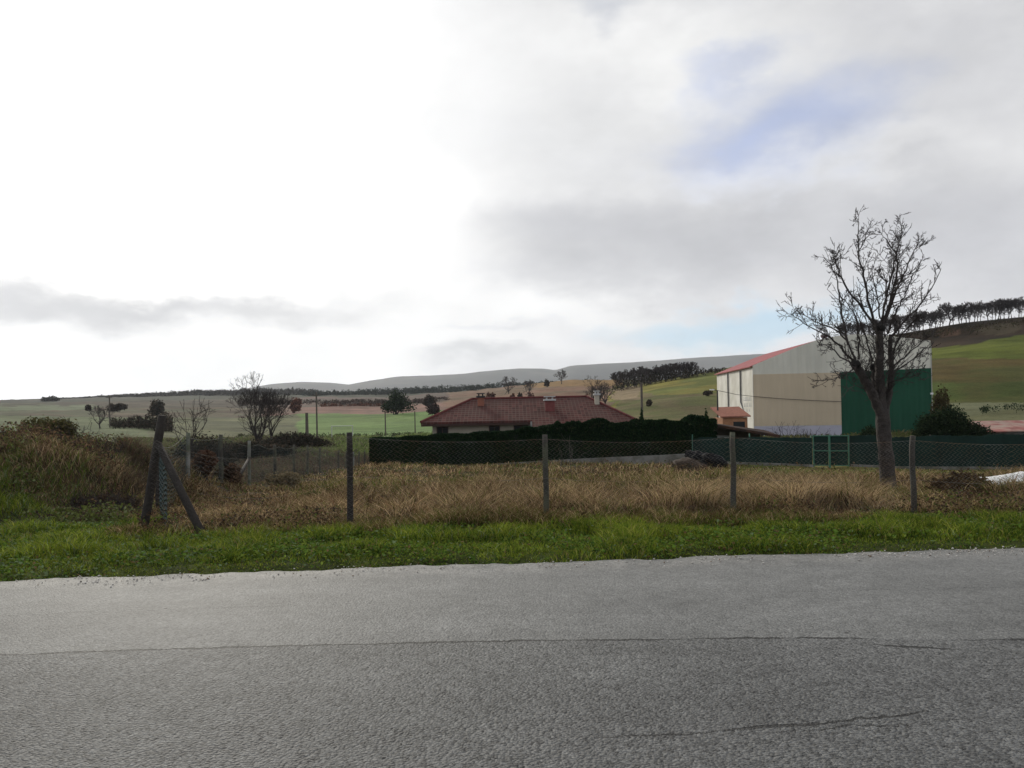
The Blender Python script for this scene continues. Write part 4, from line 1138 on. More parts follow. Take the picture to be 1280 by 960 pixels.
# ------------------------------------------------------------------ warehouse
def warehouse():
    D0 = 70.0
    C0 = P(943, 560, D0); C0.z = 0
    e = Vector((1, -.05, 0)).normalized(); b = Vector((.05, 1, 0)).normalized()
    def onfront(px, py, off=0.):
        a, bb = level(px, py); dx, dz = a / F, -bb / F          # ray (dx,1,dz)*D
        n = b; o = C0 - b * off
        D = (o.x * n.x + o.y * n.y) / (dx * n.x + n.y)
        p = Vector((dx * D, D, HC + dz * D)); return (p - C0).dot(e), p.z
    def W_(s, t_, z): return C0 + e * s + b * t_ + Vector((0, 0, z))
    prof = [onfront(943, 459), onfront(970, 447), onfront(998, 435.5), onfront(1020, 428), onfront(1045, 422.5), onfront(1072, 420), onfront(1110, 422), onfront(1163, 428)]
    prof[0] = (0., prof[0][1]); wd = prof[-1][0]
    zb = zt(W_(wd / 2, 0, 0).x, W_(wd / 2, 0, 0).y) - .6
    dep = 15.0
    t = thing('warehouse', 'big warehouse with pale cladding, green and tan end wall and red sheet roof', 'building', W_(wd / 2, 0, zb + .6))
    # body shell
    poly = [W_(0, 0, zb)] + [W_(wd, 0, zb)] + [W_(s, 0, z + .168) for s, z in reversed(prof)]
    mb = MB(); mb.slab(poly, b * dep); mb.build('wall', ribbed('pale_grey_ribbed_cladding', (.61, .59, .50), .5, e, .02, var=.10), t)
    # coloured end-wall fields, 3 cm proud
    def field(name, pts, m, out_=.03, th=.027):
        q = [W_(s, 0, z) - b * out_ for s, z in pts]
        mb = MB(); mb.slab(q, b * th); return mb.build(name, m, t)
    tan = [onfront(944, 468), onfront(1050, 465.5), onfront(1052.5, 531), onfront(944, 532.5)]
    tan[0] = (.02, tan[0][1]); tan[3] = (.02, tan[3][1])
    f = field('tan_panel', tan, ribbed('tan_ribbed_cladding', (.52, .43, .305), .5, e, .02)); f['label'] = 'tan ribbed cladding panel'
    low = [onfront(944, 533), onfront(1052.5, 531.6), (tan[2][0], zb), (.02, zb)]; low[0] = (.02, low[0][1])
    f = field('base_wall', low, mat('lilac_grey_render', (.42, .41, .47), var=.12, scale=1)); f['label'] = 'lilac grey lower wall'
    gr = [onfront(1052.5, 465.3), onfront(1162.6, 460), (wd - .02, zb), (tan[2][0] + .02, zb)]
    gr[0] = (onfront(1051, 500)[0] + .02, gr[0][1]); gr[1] = (wd - .02, gr[1][1]); gr[3] = (gr[0][0], zb)
    f = field('green_panel', gr, ribbed('green_ribbed_cladding', (.016, .070, .040), .5, e, .02, var=.12), .045, .042); f['label'] = 'dark green ribbed cladding panel'
    # red roof, overhanging the left wall a little
    up = [W_(s, .04, z + .085) for s, z in prof]; up[0] = up[0] - e * .25 - Vector((0, 0, .09))
    mb = MB()
    for i in range(len(up) - 1):
        q = [up[i], up[i + 1], up[i + 1] + b * (dep + .25), up[i] + b * (dep + .25)]
        mb.slab([p + Vector((0, 0, .09)) for p in q], (0, 0, -.085))
    mb.build('roof', ribbed('red_sheet_roof', (.30, .08, .078), .35, b, .02, .5), t)
    # gutter-side wall, white, with downpipes and faded lettering
    z1 = prof[0][1] - .10
    q = [W_(-.03, .0, zb), W_(-.03, dep, zb), W_(-.03, dep, z1), W_(-.03, 0, z1)]
    mb = MB(); mb.slab(q, e * .028); f = mb.build('side_wall', M['cladding_white'], t); f['label'] = 'white rendered long side wall'
    for u in (4.2, 9.4):
        mb = MB(); p = W_(-.12, u, 0)
        if u < 5:
            mb.tube([(p.x, p.y, z1), (p.x, p.y, z1 - 3.0), (p.x + .1, p.y - .9, z1 - 4.0), (p.x + .14, p.y - 1.8, z1 - 4.6), (p.x + .14, p.y - 1.8, zb)], .075, 8)
        else:
            mb.tube([(p.x, p.y, z1), (p.x, p.y, zb)], .075, 8)
        mb.build('downpipe', M['dark_grey'], t)
    mb = MB()
    r_ = np.random.default_rng(3)
    for row, (h, n, sz) in enumerate(((z1 - 2.9, 6, .34), (z1 - 3.45, 5, .34), (z1 - 3.9, 3, .25))):
        for k in range(n):
            u = .6 + (3.0 / n) * k + (.5 if row == 2 else 0); w = W_(-.042, u, h)
            mb.slab([w, w + b * .28, w + b * .28 + Vector((0, 0, .07)), w + Vector((0, 0, .07))], e * .008)
            w2 = w + b * (.05 + .12 * r_.random())
            mb.slab([w2 + Vector((0, 0, .074)), w2 + b * .08 + Vector((0, 0, .074)), w2 + b * .08 + Vector((0, 0, sz)), w2 + Vector((0, 0, sz))], e * .008)
    mb.build('lettering', mat('faded_lettering', (.30, .31, .34), var=.2, scale=5), t)
    mb = MB(); w = W_(-.05, 1.2, z1 - 6.1); mb.slab([w, w + b * .7, w + b * .7 + Vector((0, 0, .6)), w + Vector((0, 0, .6))], e * .015)
    mb.build('window', M['window_glass'], t)
    mb = MB(); s_, z_ = onfront(1050, 415); mb.tube([W_(s_, 4, z_ - .9), W_(s_, 4, z_ - .1)], .22, 10); mb.blob(W_(s_, 4, z_ + .05), (.35, .35, .22), 2, .05)
    mb.build('roof_vent', M['dark_grey'], t)
    mb = MB(); mb.tube([W_(wd + .02, -.05, prof[-1][1] - .1), W_(wd + .02, -.05, zb)], .03, 6); mb.build('corner_trim', M['cladding_pale'], t)
    # floodlight at the right edge
    s_, z_ = onfront(1164, 492); p = W_(s_, -.1, z_)
    fl = thing('floodlight', 'small white floodlight on the right edge of the green warehouse wall', 'lamp', p)
    mb = MB(); mb.box(p, (.22, .12, .16)); mb.build('housing', M['lamp'], fl); mb = MB(); mb.box(p + Vector((-.05, .12, -.02)), (.06, .14, .05)); mb.build('bracket', M['black_metal'], fl)
    # orange annex
    A = P(905, 555, 60); Bx = P(936, 555, 60); z0 = zt(A.x, A.y) - .3
    tl, trr = P(901, 519, 60).z, P(934.5, 517.5, 60).z
    at = thing('brick_annex', 'small orange brick outbuilding with sloping tile roof beside the white warehouse wall', 'shed', ((A.x + Bx.x) / 2, 61.5, z0))
    mb = MB(); mb.box(((A.x + Bx.x) / 2, 61.6, (z0 + trr - .25) / 2), (Bx.x - A.x, 2.8, trr - .25 - z0)); mb.build('wall', mat('orange_brick', (.34, .17, .09), var=.2, scale=3, fine=(30, .2)), at)
    mb = MB(); zr = trr - .24
    mb.slab([(A.x - .2, 60.0, zr), (Bx.x + .2, 60.0, zr + .02), (Bx.x + .2, 63.1, zr + .75), (A.x - .2, 63.1, zr + .73)], (0, 0, .09)); mb.build('roof', M['brick_red'], at)
    mb = MB(); mb.box(((A.x + Bx.x) / 2 + .3, 60.19, z0 + 1.5), (.9, .03, .8)); mb.build('window', M['window_glass'], at)
    # lean-to shed with rusty roof, behind the green fence
    D = 41.0; q0, q1 = P(890, 529.5, D), P(975, 544, D); zg = zt((q0.x + q1.x) / 2, D)
    st = thing('lean_to_shed', 'open shed with a thin sloping rusty roof behind the green fence', 'shed', ((q0.x + q1.x) / 2, D + 1, zg))
    mb = MB(); mb.slab([q0, q1, q1 + Vector((0, 2.6, .22)), q0 + Vector((0, 2.6, .10))], (0, 0, -.14)); mb.build('roof', M['rust_roof'], st)
    for u, y in ((.05, .2), (.95, .2), (.05, 2.4), (.95, 2.4)):
        p = q0.lerp(q1, u); mb = MB(); mb.tube([(p.x, D + y, zg - .2), (p.x, D + y, p.z - .06 + y * .08)], .05, 6); mb.build('post', M['wood'], st)
    mb = MB(); p, q = q0.lerp(q1, .07), q0.lerp(q1, .93)
    mb.slab([(p.x, D + 2.45, zg - .2), (q.x, D + 2.45, zg - .2), (q.x, D + 2.45, q.z + .12), (p.x, D + 2.45, p.z + .12)], (0, .06, 0)); mb.build('back_wall', M['wood'], st)
    cb = thing('storage_crate', 'pale crate standing under the left end of the rusty shed roof', 'crate', (q0.x + .75, D + 1, zg))
    mb = MB(); mb.box((q0.x + .75, D + .9, zg + .55), (.62, .6, 1.1)); mb.build('box', M['white_paint'], cb, bevel=.02)
    mb = MB(); mb.box((q0.x + .75, D + .9, zg + 1.135), (.68, .66, .06)); mb.build('lid', M['concrete'], cb)
    # lamp post at the white wall and cable
    g = G(898, 62.0); tp = P(897, 488, 62.0)
    lp = thing('lamp_post', 'dark lamp post with a small white head beside the white warehouse wall', 'lamp', g)
    mb = MB(); mb.tube([(g.x, g.y, g.z - .2), (g.x, g.y, tp.z)], [.08, .055], 8); mb.build('pole', M['black_metal'], lp)
    mb = MB(); mb.tube([(g.x, g.y, tp.z - .04), (g.x - .35, g.y - .1, tp.z + .08)], .03, 6); mb.build('arm', M['black_metal'], lp)
    mb = MB(); mb.box((g.x - .45, g.y - .1, tp.z + .06), (.34, .16, .09)); mb.build('lamp_head', M['lamp'], lp, bevel=.02)
    a = Vector((g.x, g.y, tp.z)); s_, z_ = onfront(1051, 502.); bq = W_(s_, -.12, z_); s2, z2 = onfront(944, 495.5); mid = W_(0, -.14, z2)
    mb = MB(); mb.tube([a, a.lerp(mid, .5) - Vector((0, 0, .08)), mid, mid.lerp(bq, .33) - Vector((0, 0, .06)), mid.lerp(bq, .66) - Vector((0, 0, .05)), bq], .022, 6)
    tag(mb.build('power_cable', M['black_metal']), 'thin dark cable strung from the lamp post across the tan wall', 'cable')
    # little red-roofed shed at the right margin
    D = 52.; q0, q1 = P(1213, 541, D), P(1330, 541, D); z0 = zt(q0.x + 2, D) - .2; zt_ = P(1240, 531, D + 2.).z
    sh = thing('low_shed', 'low shed with a faded red roof above the green fence at the right', 'shed', ((q0.x + q1.x) / 2, D + 1.5, z0))
    mb = MB(); mb.box(((q0.x + q1.x) / 2, D + 1.7, (z0 + q0.z) / 2), (q1.x - q0.x - .4, 3., q0.z - z0)); mb.build('wall', M['concrete'], sh)
    zr = q0.z + .005
    mb = MB(); mb.slab([(q0.x, D - .1, zr), (q1.x, D - .1, zr), (q1.x, D + 3.4, zr + .62), (q0.x + .5, D + 3.4, zr + .62)], (0, 0, .07)); mb.build('roof', mat('faded_red_tiles', (.30, .115, .095), var=.45, scale=1.6, tint=((.33, .25, .2), .8, .12)), sh)
warehouse()

# ------------------------------------------------------------------ house
def house():
    De, Dr = 56.0, 61.0
    eL, eR = P(526, 531, De), P(800, 523, De); rL, rR = P(590, 500.5, Dr), P(733, 494.5, Dr)
    ez = (eL.z + eR.z) / 2 + .10; rz = (rL.z + rR.z) / 2
    eN = P(665, 525, De).x; sl = (rz - ez) / (Dr - De); fw = 2.6
    x0, x1 = eL.x, eR.x
    zg = zt(0, 58) - .3
    t = thing('bungalow', 'cream bungalow with a wide hipped dark red tile roof behind the hedge', 'house', ((x0 + x1) / 2, Dr, zg + .3))
    v = [Vector((x0, De, ez)), Vector((eN, De, ez)), Vector((eN, De - fw, ez - fw * sl)), Vector((x1 + .9, De - fw, ez - fw * sl)),
         Vector((rR.x, Dr, rz)), Vector((rL.x, Dr, rz)), Vector((x0, 2 * Dr - De, ez)), Vector((x1, 2 * Dr - De, ez))]
    top = [(0, 1, 2, 3, 4, 5), (3, 7, 4), (7, 6, 5, 4), (6, 0, 5)]
    rim = [0, 1, 2, 3, 7, 6]
    vs = v + [p - Vector((0, 0, .16)) for p in v]
    fs = top + [tuple(i + 8 for i in reversed(f)) for f in top] + [(rim[i], rim[i] + 8, rim[(i + 1) % 6] + 8, rim[(i + 1) % 6]) for i in range(6)]
    mb = MB(); mb.add(vs, fs); roof = mb.build('roof', M['roof_tile'], t)
    # ridge and hip tiles
    mb = MB()
    for a, b in ((5, 4), (0, 5), (3, 4), (7, 4), (6, 5)):
        q = [v[a].lerp(v[b], u) + Vector((0, 0, .03)) for u in np.linspace(0, 1, 10)]; mb.tube(q, .10, 7)
    mb.build('ridge_tile', mat('ridge_tiles', (.11, .03, .028), var=.4, scale=3), roof)
    # eaves board
    mb = MB(); zf = ez - .165
    mb.box(((x0 + eN) / 2, De + .06, zf - .07), (eN - x0 - .02, .05, .13)); mb.box(((x0 + eN) / 2, De + .42, zf - .02), (eN - x0 - .2, .66, .03))
    mb.build('fascia', M['fascia'], t)
    wl = [Vector((x0 + .75, De + .8, zg)), Vector((eN + .1, De + .8, zg)), Vector((eN + .1, De - fw + .7, zg)), Vector((x1 - .2, De - fw + .7, zg)), Vector((x1 - .9, 2 * Dr - De - .8, zg)), Vector((x0 + .75, 2 * Dr - De - .8, zg))]
    mb = MB(); mb.slab(wl, (0, 0, ez - .25 - zg)); 
    mb = MB()
    hi = ez - .2; lo = ez - fw * sl - .25 + .7 * sl
    mb.box((((x0 + .75) + (eN + .1)) / 2, (De + .8 + 2 * Dr - De - .8) / 2, (zg + hi) / 2), (eN + .1 - x0 - .75, 2 * Dr - 2 * De - 1.6, hi - zg))
    mb.box(((eN + .104 + x1 - .5) / 2, (De - fw + .7 + 2 * Dr - De - .8) / 2, (zg + lo) / 2), (x1 - .5 - eN - .104, 2 * Dr - 2 * De + fw - 1.5, lo - zg))
    mb.build('wall', M['cream_wall'], t)
    for px, w in ((618, .75), (651, 1.0), (553, .8)):
        c = P(px, 531, De + .78); zc = hi - .62
        mb = MB(); mb.box((c.x, De + .79, zc), (w, .05, .8)); f = mb.build('window', M['window_glass'], t)
        mb = MB()
        for dx, dz, sx, sz in ((-w / 2, 0, .06, .92), (w / 2, 0, .06, .92), (0, .43, w - .065, .06), (0, -.43, w - .065, .06), (0, 0, .05, .79)):
            mb.box((c.x + dx, De + .76, zc + dz), (sx, .07, sz))
        mb.build('frame', M['fascia'], f)
    mb = MB(); mb.tube([(eN - .05, De - .02, ez - .1), (eN - .05, De - .02, zg)], .06, 8); mb.build('downpipe', M['white_paint'], t)
    def chimney(px, vtop, D, w, m, cap, pot=None):
        x = P(px, vtop, D).x; zt_ = P(px, vtop, D).z; zr = ez + (D - De) * sl if D < Dr else rz - (D - Dr) * sl
        mb = MB(); mb.box((x, D, (zt_ + zr - .5) / 2), (w, w, zt_ - zr + .5)); ch = mb.build('chimney', m, roof)
        mb = MB(); mb.box((x, D, zt_ + .064), (w + .18, w + .18, .12)); 
        mb.box((x - w * .3, D, zt_ + .20), (.1, w * .8, .15)); mb.box((x + w * .3, D, zt_ + .20), (.1, w * .8, .15)); mb.box((x, D, zt_ + .31), (w + .12, w + .12, .06))
        mb.build('chimney_cap', cap, ch)
    chimney(601, 497, 59.6, .5, M['brick_red'], M['black_metal'])
    chimney(687, 501, 58.2, .72, mat('red_chimney_brick', (.16, .05, .045), var=.2, scale=4, fine=(25, .2)), M['white_paint'])
    chimney(746, 494, 59.3, .34, M['cream_wall'], M['white_paint'])
house()

# ------------------------------------------------------------------ trees and bushes
DK = [(.05, .045, .035), (.035, .035, .028), (.07, .055, .042)]
EV = [(.022, .036, .018), (.035, .05, .024), (.016, .026, .016)]
OLV = [(.09, .085, .035), (.06, .06, .03), (.12, .10, .05)]
RUST = [(.12, .055, .04), (.085, .045, .035), (.15, .075, .05)]

def tree_at(px, D, vtop, fn, *a, **k):
    g = G(px, D); return fn(*a, g, P(px, vtop, D).z - g.z, **k)

# multi-stemmed bare tree beyond the side fence
g = G(321, 76); bare_tree('bare_tree', 'tall leafless tree with several stems beyond the side fence', g, P(321, 464, 76).z - g.z, .22, 24, rmin=.015, maxlev=7, trunk=.16, spread=.42, stems=2, up=.12, wide=.95)
g = G(338, 73); bare_tree('bare_tree', 'slim leafless tree close beside the taller multi stemmed one', g, P(338, 486, 73).z - g.z, .12, 33, rmin=.02, maxlev=5, trunk=.3, spread=.38)
g = G(241, 20.2); bare_tree('bare_sapling', 'crooked leafless sapling in the plot beside the second fence posts', g, P(255, 494, 20.2).z - g.z, .035, 47, rmin=.006, maxlev=4, trunk=.33, spread=.55)
# thin saplings in the plot in front of the hedge
for k, (px, D, vt_, lab) in enumerate(((714, 27, 545, 'thin leafless sapling in the plot right of the middle fence post'), (722, 29, 556, 'short thin leafless sapling just right of the taller one before the hedge'), (704, 28, 560, 'shortest thin leafless sapling just left of the taller one before the hedge'))):
    g = G(px, D); h = P(px, vt_, D).z - g.z
    t = thing('bare_sapling', lab, 'sapling', g); mb = MB(); r_ = np.random.default_rng(k + 7)
    p = np.array(g); pts = [p]
    for q in range(6):
        p = p + np.array([r_.normal() * .03, r_.normal() * .03, h / 6]); pts.append(p)
    mb.tube(pts, list(np.linspace(.014, .006, 7)), 5); mb.build('trunk', M['post'], t)
    mb = MB()
    for q in range(2, 6):
        d = unit(np.array([r_.normal(), r_.normal(), 1.6])); mb.tube([pts[q], pts[q] + d * .25, pts[q] + d * .45 + np.array([0, 0, .1])], [.007, .006, .004], 3)
    mb.build('crown', M['post'], t)

# bramble and brush round the side fence and on the bank
bush('bush', 'round olive bush on top of the earth bank at the left', G(62, 16.3), (.6, .5, .5), 3600, .045, OLV, 61, lumps=8)
bush('bush', 'low dark bramble patch at the far left on the bank', G(8, 16.5), (.8, .6, .35), 1600, .07, DK, 62, lumps=6)
bush('bramble_thicket', 'dark red brown bramble thicket at the foot of the bank beside the leaning post', G(128, 13.4), (.8, .5, .36), 3000, .035, [(.055, .035, .027), (.042, .034, .026), (.085, .065, .042)], 63, lumps=9)
bush('bramble_thicket', 'brown bramble thicket running down to the leaning corner post', G(160, 13.8), (.5, .4, .32), 1800, .035, [(.07, .05, .036), (.05, .04, .028), (.10, .075, .05)], 64, lumps=7)
brush('dry_stalks', 'upright leafless brown stalks on the crest of the bank', G(110, 15.5), (.9, .6, .75), 46, 65, .008, cat='stalks')
brush('bramble_thicket', 'tangle of bare bramble stems on the dark foot of the bank', G(132, 13.0), (1.2, .6, .55), 60, 168, .006, cat='thicket')
brush('dry_stalks', 'sparse leafless stalks between the bank and the corner post', G(152, 13.0), (.6, .5, .7), 26, 68, .007, cat='stalks')
brush('dry_stalks', 'dark dead stalks standing in the green grass at the far left', G(40, 11.6), (1.1, .4, .35), 40, 66, .006, cat='stalks')
bush('bush', 'large grey brown leafless bush behind the side fence corner', G(252, 36), (1.9, 1.5, 1.9), 7000, .09, DK, 67, lumps=10, shell=.2)
brush('leafless_brush', 'grey tangle of bare twigs over the bush behind the side fence corner', G(258, 34), (2.2, 1.3, 2.2), 60, 69, .012)
bush('bush', 'dark low thicket under the tall leafless tree', G(370, 68), (4.2, 2., 1.9), 9000, .16, DK, 70, lumps=12)
bush('bush', 'dark thicket between the bare tree and the side fence', G(320, 58), (3.6, 2., 1.5), 6000, .15, DK, 71, lumps=10)
bush('weed_clump', 'rust brown dead weed clump leaning on the side fence', G(257, 19.3), (.45, .4, .75), 2000, .07, [(.09, .05, .035), (.07, .045, .033), (.12, .075, .05)], 72, lumps=6)
bush('weed_clump', 'rust brown dead weed clump between two side fence posts', G(291, 21.0), (.5, .45, .6), 2000, .07, [(.09, .055, .04), (.07, .05, .035), (.13, .085, .055)], 73, lumps=6)
bush('weed_clump', 'straw coloured weed clump at the foot of the side fence', G(352, 24.5), (.6, .5, .55), 2000, .06, [(.22, .18, .11), (.15, .12, .07)], 74, lumps=6)
bush('weed_clump', 'dark green weed clump in the brown grass of the plot', G(384, 16.8), (.35, .3, .22), 900, .06, [(.05, .07, .025), (.08, .09, .03)], 75, lumps=5)
bush('weed_clump', 'dark brown weed clump behind the rightmost fence post', G(1194, 14.2), (.75, .55, .5), 3000, .06, [(.055, .035, .022), (.08, .055, .03)], 76, lumps=8)
bush('weed_clump', 'dark brown weed clump behind the wire near the right edge', G(1262, 13.2), (.8, .55, .26), 3000, .06, [(.06, .04, .024), (.09, .06, .033)], 77, lumps=8)
bush('weed_clump', 'dark brown weed clump at the foot of the pollarded tree', G(1080, 14.4), (.6, .5, .32), 2200, .06, [(.06, .045, .025), (.09, .07, .035)], 78, lumps=7)
bush('weed_clump', 'dark green tussock at the middle fence post', G(722, 11.5), (.45, .3, .22), 1300, .05, [(.035, .05, .02), (.05, .06, .025)], 79, lumps=6)

# far single trees
def far_bush(px, D, vtop, w, lab, pal, seed, n=1500, trunk=True, leaf=None, name='round_tree'):
    g = G(px, D); wm = w / F * D / 2; h = P(px, vtop, D).z - g.z
    if h < wm * .5: print('LOW', name, px, D, round(h, 2)); h = wm
    return bush(name, lab, g, (wm, wm, h), n, leaf or max(.1, D * .0022), pal, seed, lumps=9, cat='tree', stems=5, matk='dark_leaf', shell=.15)
far_bush(198, 262, 500, 30, 'dark rounded tree in the fields just left of the leaning post', DK, 81)
far_bush(495, 262, 485, 46, 'dark round evergreen tree standing alone in the bright green field', EV, 82, 2600)
far_bush(545, 235, 503, 24, 'dark maroon rounded bush beside the left end of the house roof', [(.05, .03, .028), (.035, .028, .024)], 83)
far_bush(537, 330, 495, 22, 'small grey green tree behind the maroon bush', DK, 84)
far_bush(367, 300, 498, 22, 'rust coloured round tree right of the tall bare tree', RUST, 85)
far_bush(110, 330, 506.5, 10, 'tiny dark tree by the far left field edge', DK, 86, 700)
far_bush(148, 320, 504.5, 30, 'dark low tree clump left of the distant field pole', DK, 87, 1000)
far_bush(62, 900, 495.5, 26, 'flat dark copse on the far left skyline', DK, 88, 900)
far_bush(615, 330, 490, 14, 'small brown tree in the reddish field above the roof ridge', RUST, 89, 800)
for k, (px, D, vt_, h_, lab) in enumerate(((636, 420, 470, 0, 'leafless spreading tree on the skyline left of the roof chimney'), (702, 520, 461, 0, 'solitary leafless tree on the bare skyline above the house'),
                                       (748, 170, 468, 0, 'leafless tree behind the right end of the roof ridge'), (757, 165, 476, 0, 'shorter leafless tree just right of the ridge end tree'), (742, 172, 480, 0, 'low leafless tree left of the ridge end tree'),
                                       (660, 340, 474, 0, 'bushy leafless tree in the brown field above the middle chimney'), (125, 160, 506, 0, 'sparse leafless tree in the left field beside the pole'))):
    g = G(px, D); h = max(P(px, vt_, D).z - g.z, 2.5)
    bare_tree('bare_tree', lab, g, h, h * .035, 300 + k, rmin=.00018 * D, maxlev=5, trunk=.2, spread=.55, mats=(M['bark'], M['far_twig']), wide=1.3)
for k, (px, D, vt_, w, lab) in enumerate(((641, 300, 492, 8, 'leftmost and tallest of three small bushes on the field edge above the roof'), (650, 300, 491, 7, 'middle one of three small bushes on the field edge above the roof'), (664, 280, 491, 8, 'rightmost of three small bushes on the field edge above the roof'),
                                          (684, 480, 475, 8, 'small rust bush on the upper brown field'), (735, 150, 489, 6, 'small dark shrub near the right roof chimney'), (811, 140, 500, 9, 'small dark bush on the yellow pasture slope'), (884, 150, 489, 15, 'dark bush on the pasture beside the warehouse'))):
    far_bush(px, D, vt_, w, lab, DK if k % 2 or k == 6 else RUST, 400 + k, 420, name='field_bush')

# hedgerows and woods far off, each one mass
def wood(name, label, pxs, Ds, vtop, n, pal, wv=3.0, leafk=.0016, seed=0, kind='stuff'):
    r_ = np.random.default_rng(seed + 900)
    cs, ss = [], []
    for k in range(n):
        u = r_.random(); px = pxs[0] + (pxs[-1] - pxs[0]) * u
        D = float(np.interp(px, pxs, Ds)) * r_.uniform(.97, 1.05); g = G(px, D)
        h = max((P(px, float(np.interp(px, pxs, vtop)), D).z - g.z) * r_.uniform(.35, 1.12), .8)
        wm = max(wv / F * D * r_.uniform(.6, 1.3), .4)
        cs.append((g.x, g.y, g.z + h * .5)); ss.append((wm, wm, h * .5))
    Dm = float(np.mean(Ds))
    V, Fc, C = leaf_cloud(cs, ss, n * 26, Dm * leafk, pal, seed=seed, shell=.2)
    return tag(mesh_np(name, V, Fc, M['dark_leaf'], col=C), label, 'wood' if kind == 'stuff' else 'hedgerow', kind=kind)
PINE = [(.03, .042, .03), (.022, .033, .025), (.04, .045, .034)]
wood('pine_forest', 'dark pine forest band below the mountains', [375, 430, 520, 600, 650, 700, 760], [980, 960, 900, 850, 800, 760, 760], [489, 487, 483, 480, 477, 476, 478], 520, PINE, 4.0, seed=1)
wood('far_woodland', 'brown grey woodland along the far left horizon', [60, 150, 250, 330, 400], [1250, 1200, 1150, 1100, 1000], [499, 492.8, 486.8, 485, 486.5], 760, [(.055, .05, .042), (.04, .042, .036), (.07, .06, .048)], 4.5, seed=2)
wood('far_scrub', 'brown scrub between the fields and the forest', [300, 380, 460, 560], [520, 500, 480, 460], [498, 499, 498.5, 498], 260, [(.085, .06, .048), (.06, .048, .038)], 4., seed=3)
wood('field_hedgerow', 'dark hedgerow across the left field beside the pole', [140, 165, 200, 215], [165, 160, 150, 145], [521, 519, 515, 513], 200, DK, 3.5, .002, seed=5)
wood('field_hedgerow', 'dark field bank between green field and overgrown meadow', [300, 400, 470, 560], [118, 116, 116, 118], [543, 541, 541.5, 539], 130, [(.05, .06, .03), (.07, .075, .04)], 4., .0014, seed=7)
wood('field_hedgerow', 'brown hedgerow behind the pinkish ploughed field', [400, 440, 490], [405, 405, 405], [504, 503.5, 503], 60, RUST, 3., seed=8)
wood('slope_hedgerow', 'dark shrubs along a ledge of the right hillside', [1228, 1260, 1330], [92, 92, 90], [505, 502, 500], 40, EV, 5., .0016, seed=9)
wood('slope_hedgerow', 'low brown scrub along the crest right of the dark trees', [868, 885, 905], [268, 268, 266], [459, 460, 459], 30, DK, 3., seed=10)

# rows of trees on the crests: prototypes, then copies
def crest_proto(seed, h, trunk, label, group, at, rmin, wide, n_twig=5, spread=.42):
    t = bare_tree('bare_tree', label, at, h, h * .022, seed, rmin=rmin, maxlev=n_twig, trunk=trunk, spread=spread, group=group, mats=(M['bark'], M['far_twig']), wide=wide)
    return t
def crest_row(pxs, D, vtops, label, group, protos, jit=.12, wx=(1., 1.)):
    r_ = np.random.default_rng(len(pxs)); first = {}
    for i, (px, vt_) in enumerate(zip(pxs, vtops)):
        d = D + r_.uniform(-4, 4); g = G(px, d); h = max(P(px, vt_, d).z - g.z, 2.) * r_.uniform(1 - jit, 1 + jit * .4)
        k = i % len(protos)
        if k not in first:
            t = crest_proto(protos[k][0], h, protos[k][1], label, group, g, protos[k][2], protos[k][3]); first[k] = (t, h)
        else:
            t0, h0 = first[k]; s = h / h0; w = s * r_.uniform(*wx)
            dup(t0, g, r_.random() * 6.28, (w, w, s))
pr = list(np.arange(1052, 1316, 5.0)); pr = [p + random.uniform(-3.2, 3.2) for p in pr]
vt = [float(np.interp(p, [1050, 1090, 1130, 1165, 1185, 1200, 1236, 1280, 1320], [404, 400, 392, 388, 380, 379, 375, 371, 366])) for p in pr]
crest_row(pr, 290, vt, 'leafless tree in the long row along the hilltop at the right', 'row of leafless trees on the right hilltop',
          [(501, .26, .06, 1.1), (502, .32, .06, 1.0), (503, .24, .06, 1.2), (504, .30, .06, 1.1)], wx=(.85, 1.6), jit=.2)
pr = [772, 779, 786, 793, 800, 806, 813, 819, 826, 832, 839, 845, 851, 857, 862, 866]
vt = [463, 460, 461, 462, 459, 458, 459, 456, 457, 455, 455, 453, 452, 451, 451, 455]
crest_row(pr, 262, vt, 'dark leafless tree in the dense row on the pasture crest left of the warehouse', 'dense dark trees on the pasture crest',
          [(601, .12, .07, 1.5), (602, .10, .07, 1.7), (603, .14, .07, 1.5)], wx=(1.1, 1.6))
wood('bank_scrub', 'dark scrub scattered over the bare earth bank under the hilltop trees', [1120, 1165, 1220, 1280, 1330], [280, 275, 272, 270, 268], [416, 412, 404, 396, 388], 110, [(.035, .028, .018), (.06, .045, .025), (.05, .05, .022)], 5., .0013, seed=13)
wood('tree_undergrowth', 'dark undergrowth beneath the dense trees on the pasture crest', [768, 800, 868], [258, 262, 262], [474, 467, 460], 90, DK, 4., seed=12)

# bushes round the warehouse
bush('bush', 'large dark evergreen bush in front of the right end of the green wall', G(1180, 47), (1.9, 1.3, 2.3), 9000, .11, EV, 90, lumps=11, matk='dark_leaf')
bush('bush', 'smaller dark evergreen bush right of the large one', G(1212, 50), (1.5, 1.1, 1.5), 5000, .11, EV, 91, lumps=8, matk='dark_leaf')
bush('bush', 'small dark bush hidden behind the pollarded tree trunk', G(1090, 48), (.9, .8, 1.3), 3000, .10, EV, 92, lumps=7, matk='dark_leaf')
brush('leafless_brush', 'leafless shrub before the tan wall left of the gate', G(985, 46), (1.1, .7, 1.9), 34, 93, .018)
brush('leafless_brush', 'leafless shrub standing close behind the gate', G(1022, 46), (1.0, .7, 1.7), 26, 94, .018)
brush('leafless_brush', 'low leafless shrub between the rusty shed and the tan wall', G(965, 47), (.9, .7, 1.3), 22, 95, .018)
bush('bush', 'tall brown bush on the slope beside the right warehouse corner', G(1178, 62), (1.0, .9, 3.6), 3600, .14, [(.07, .055, .03), (.09, .075, .035)], 96, lumps=10)

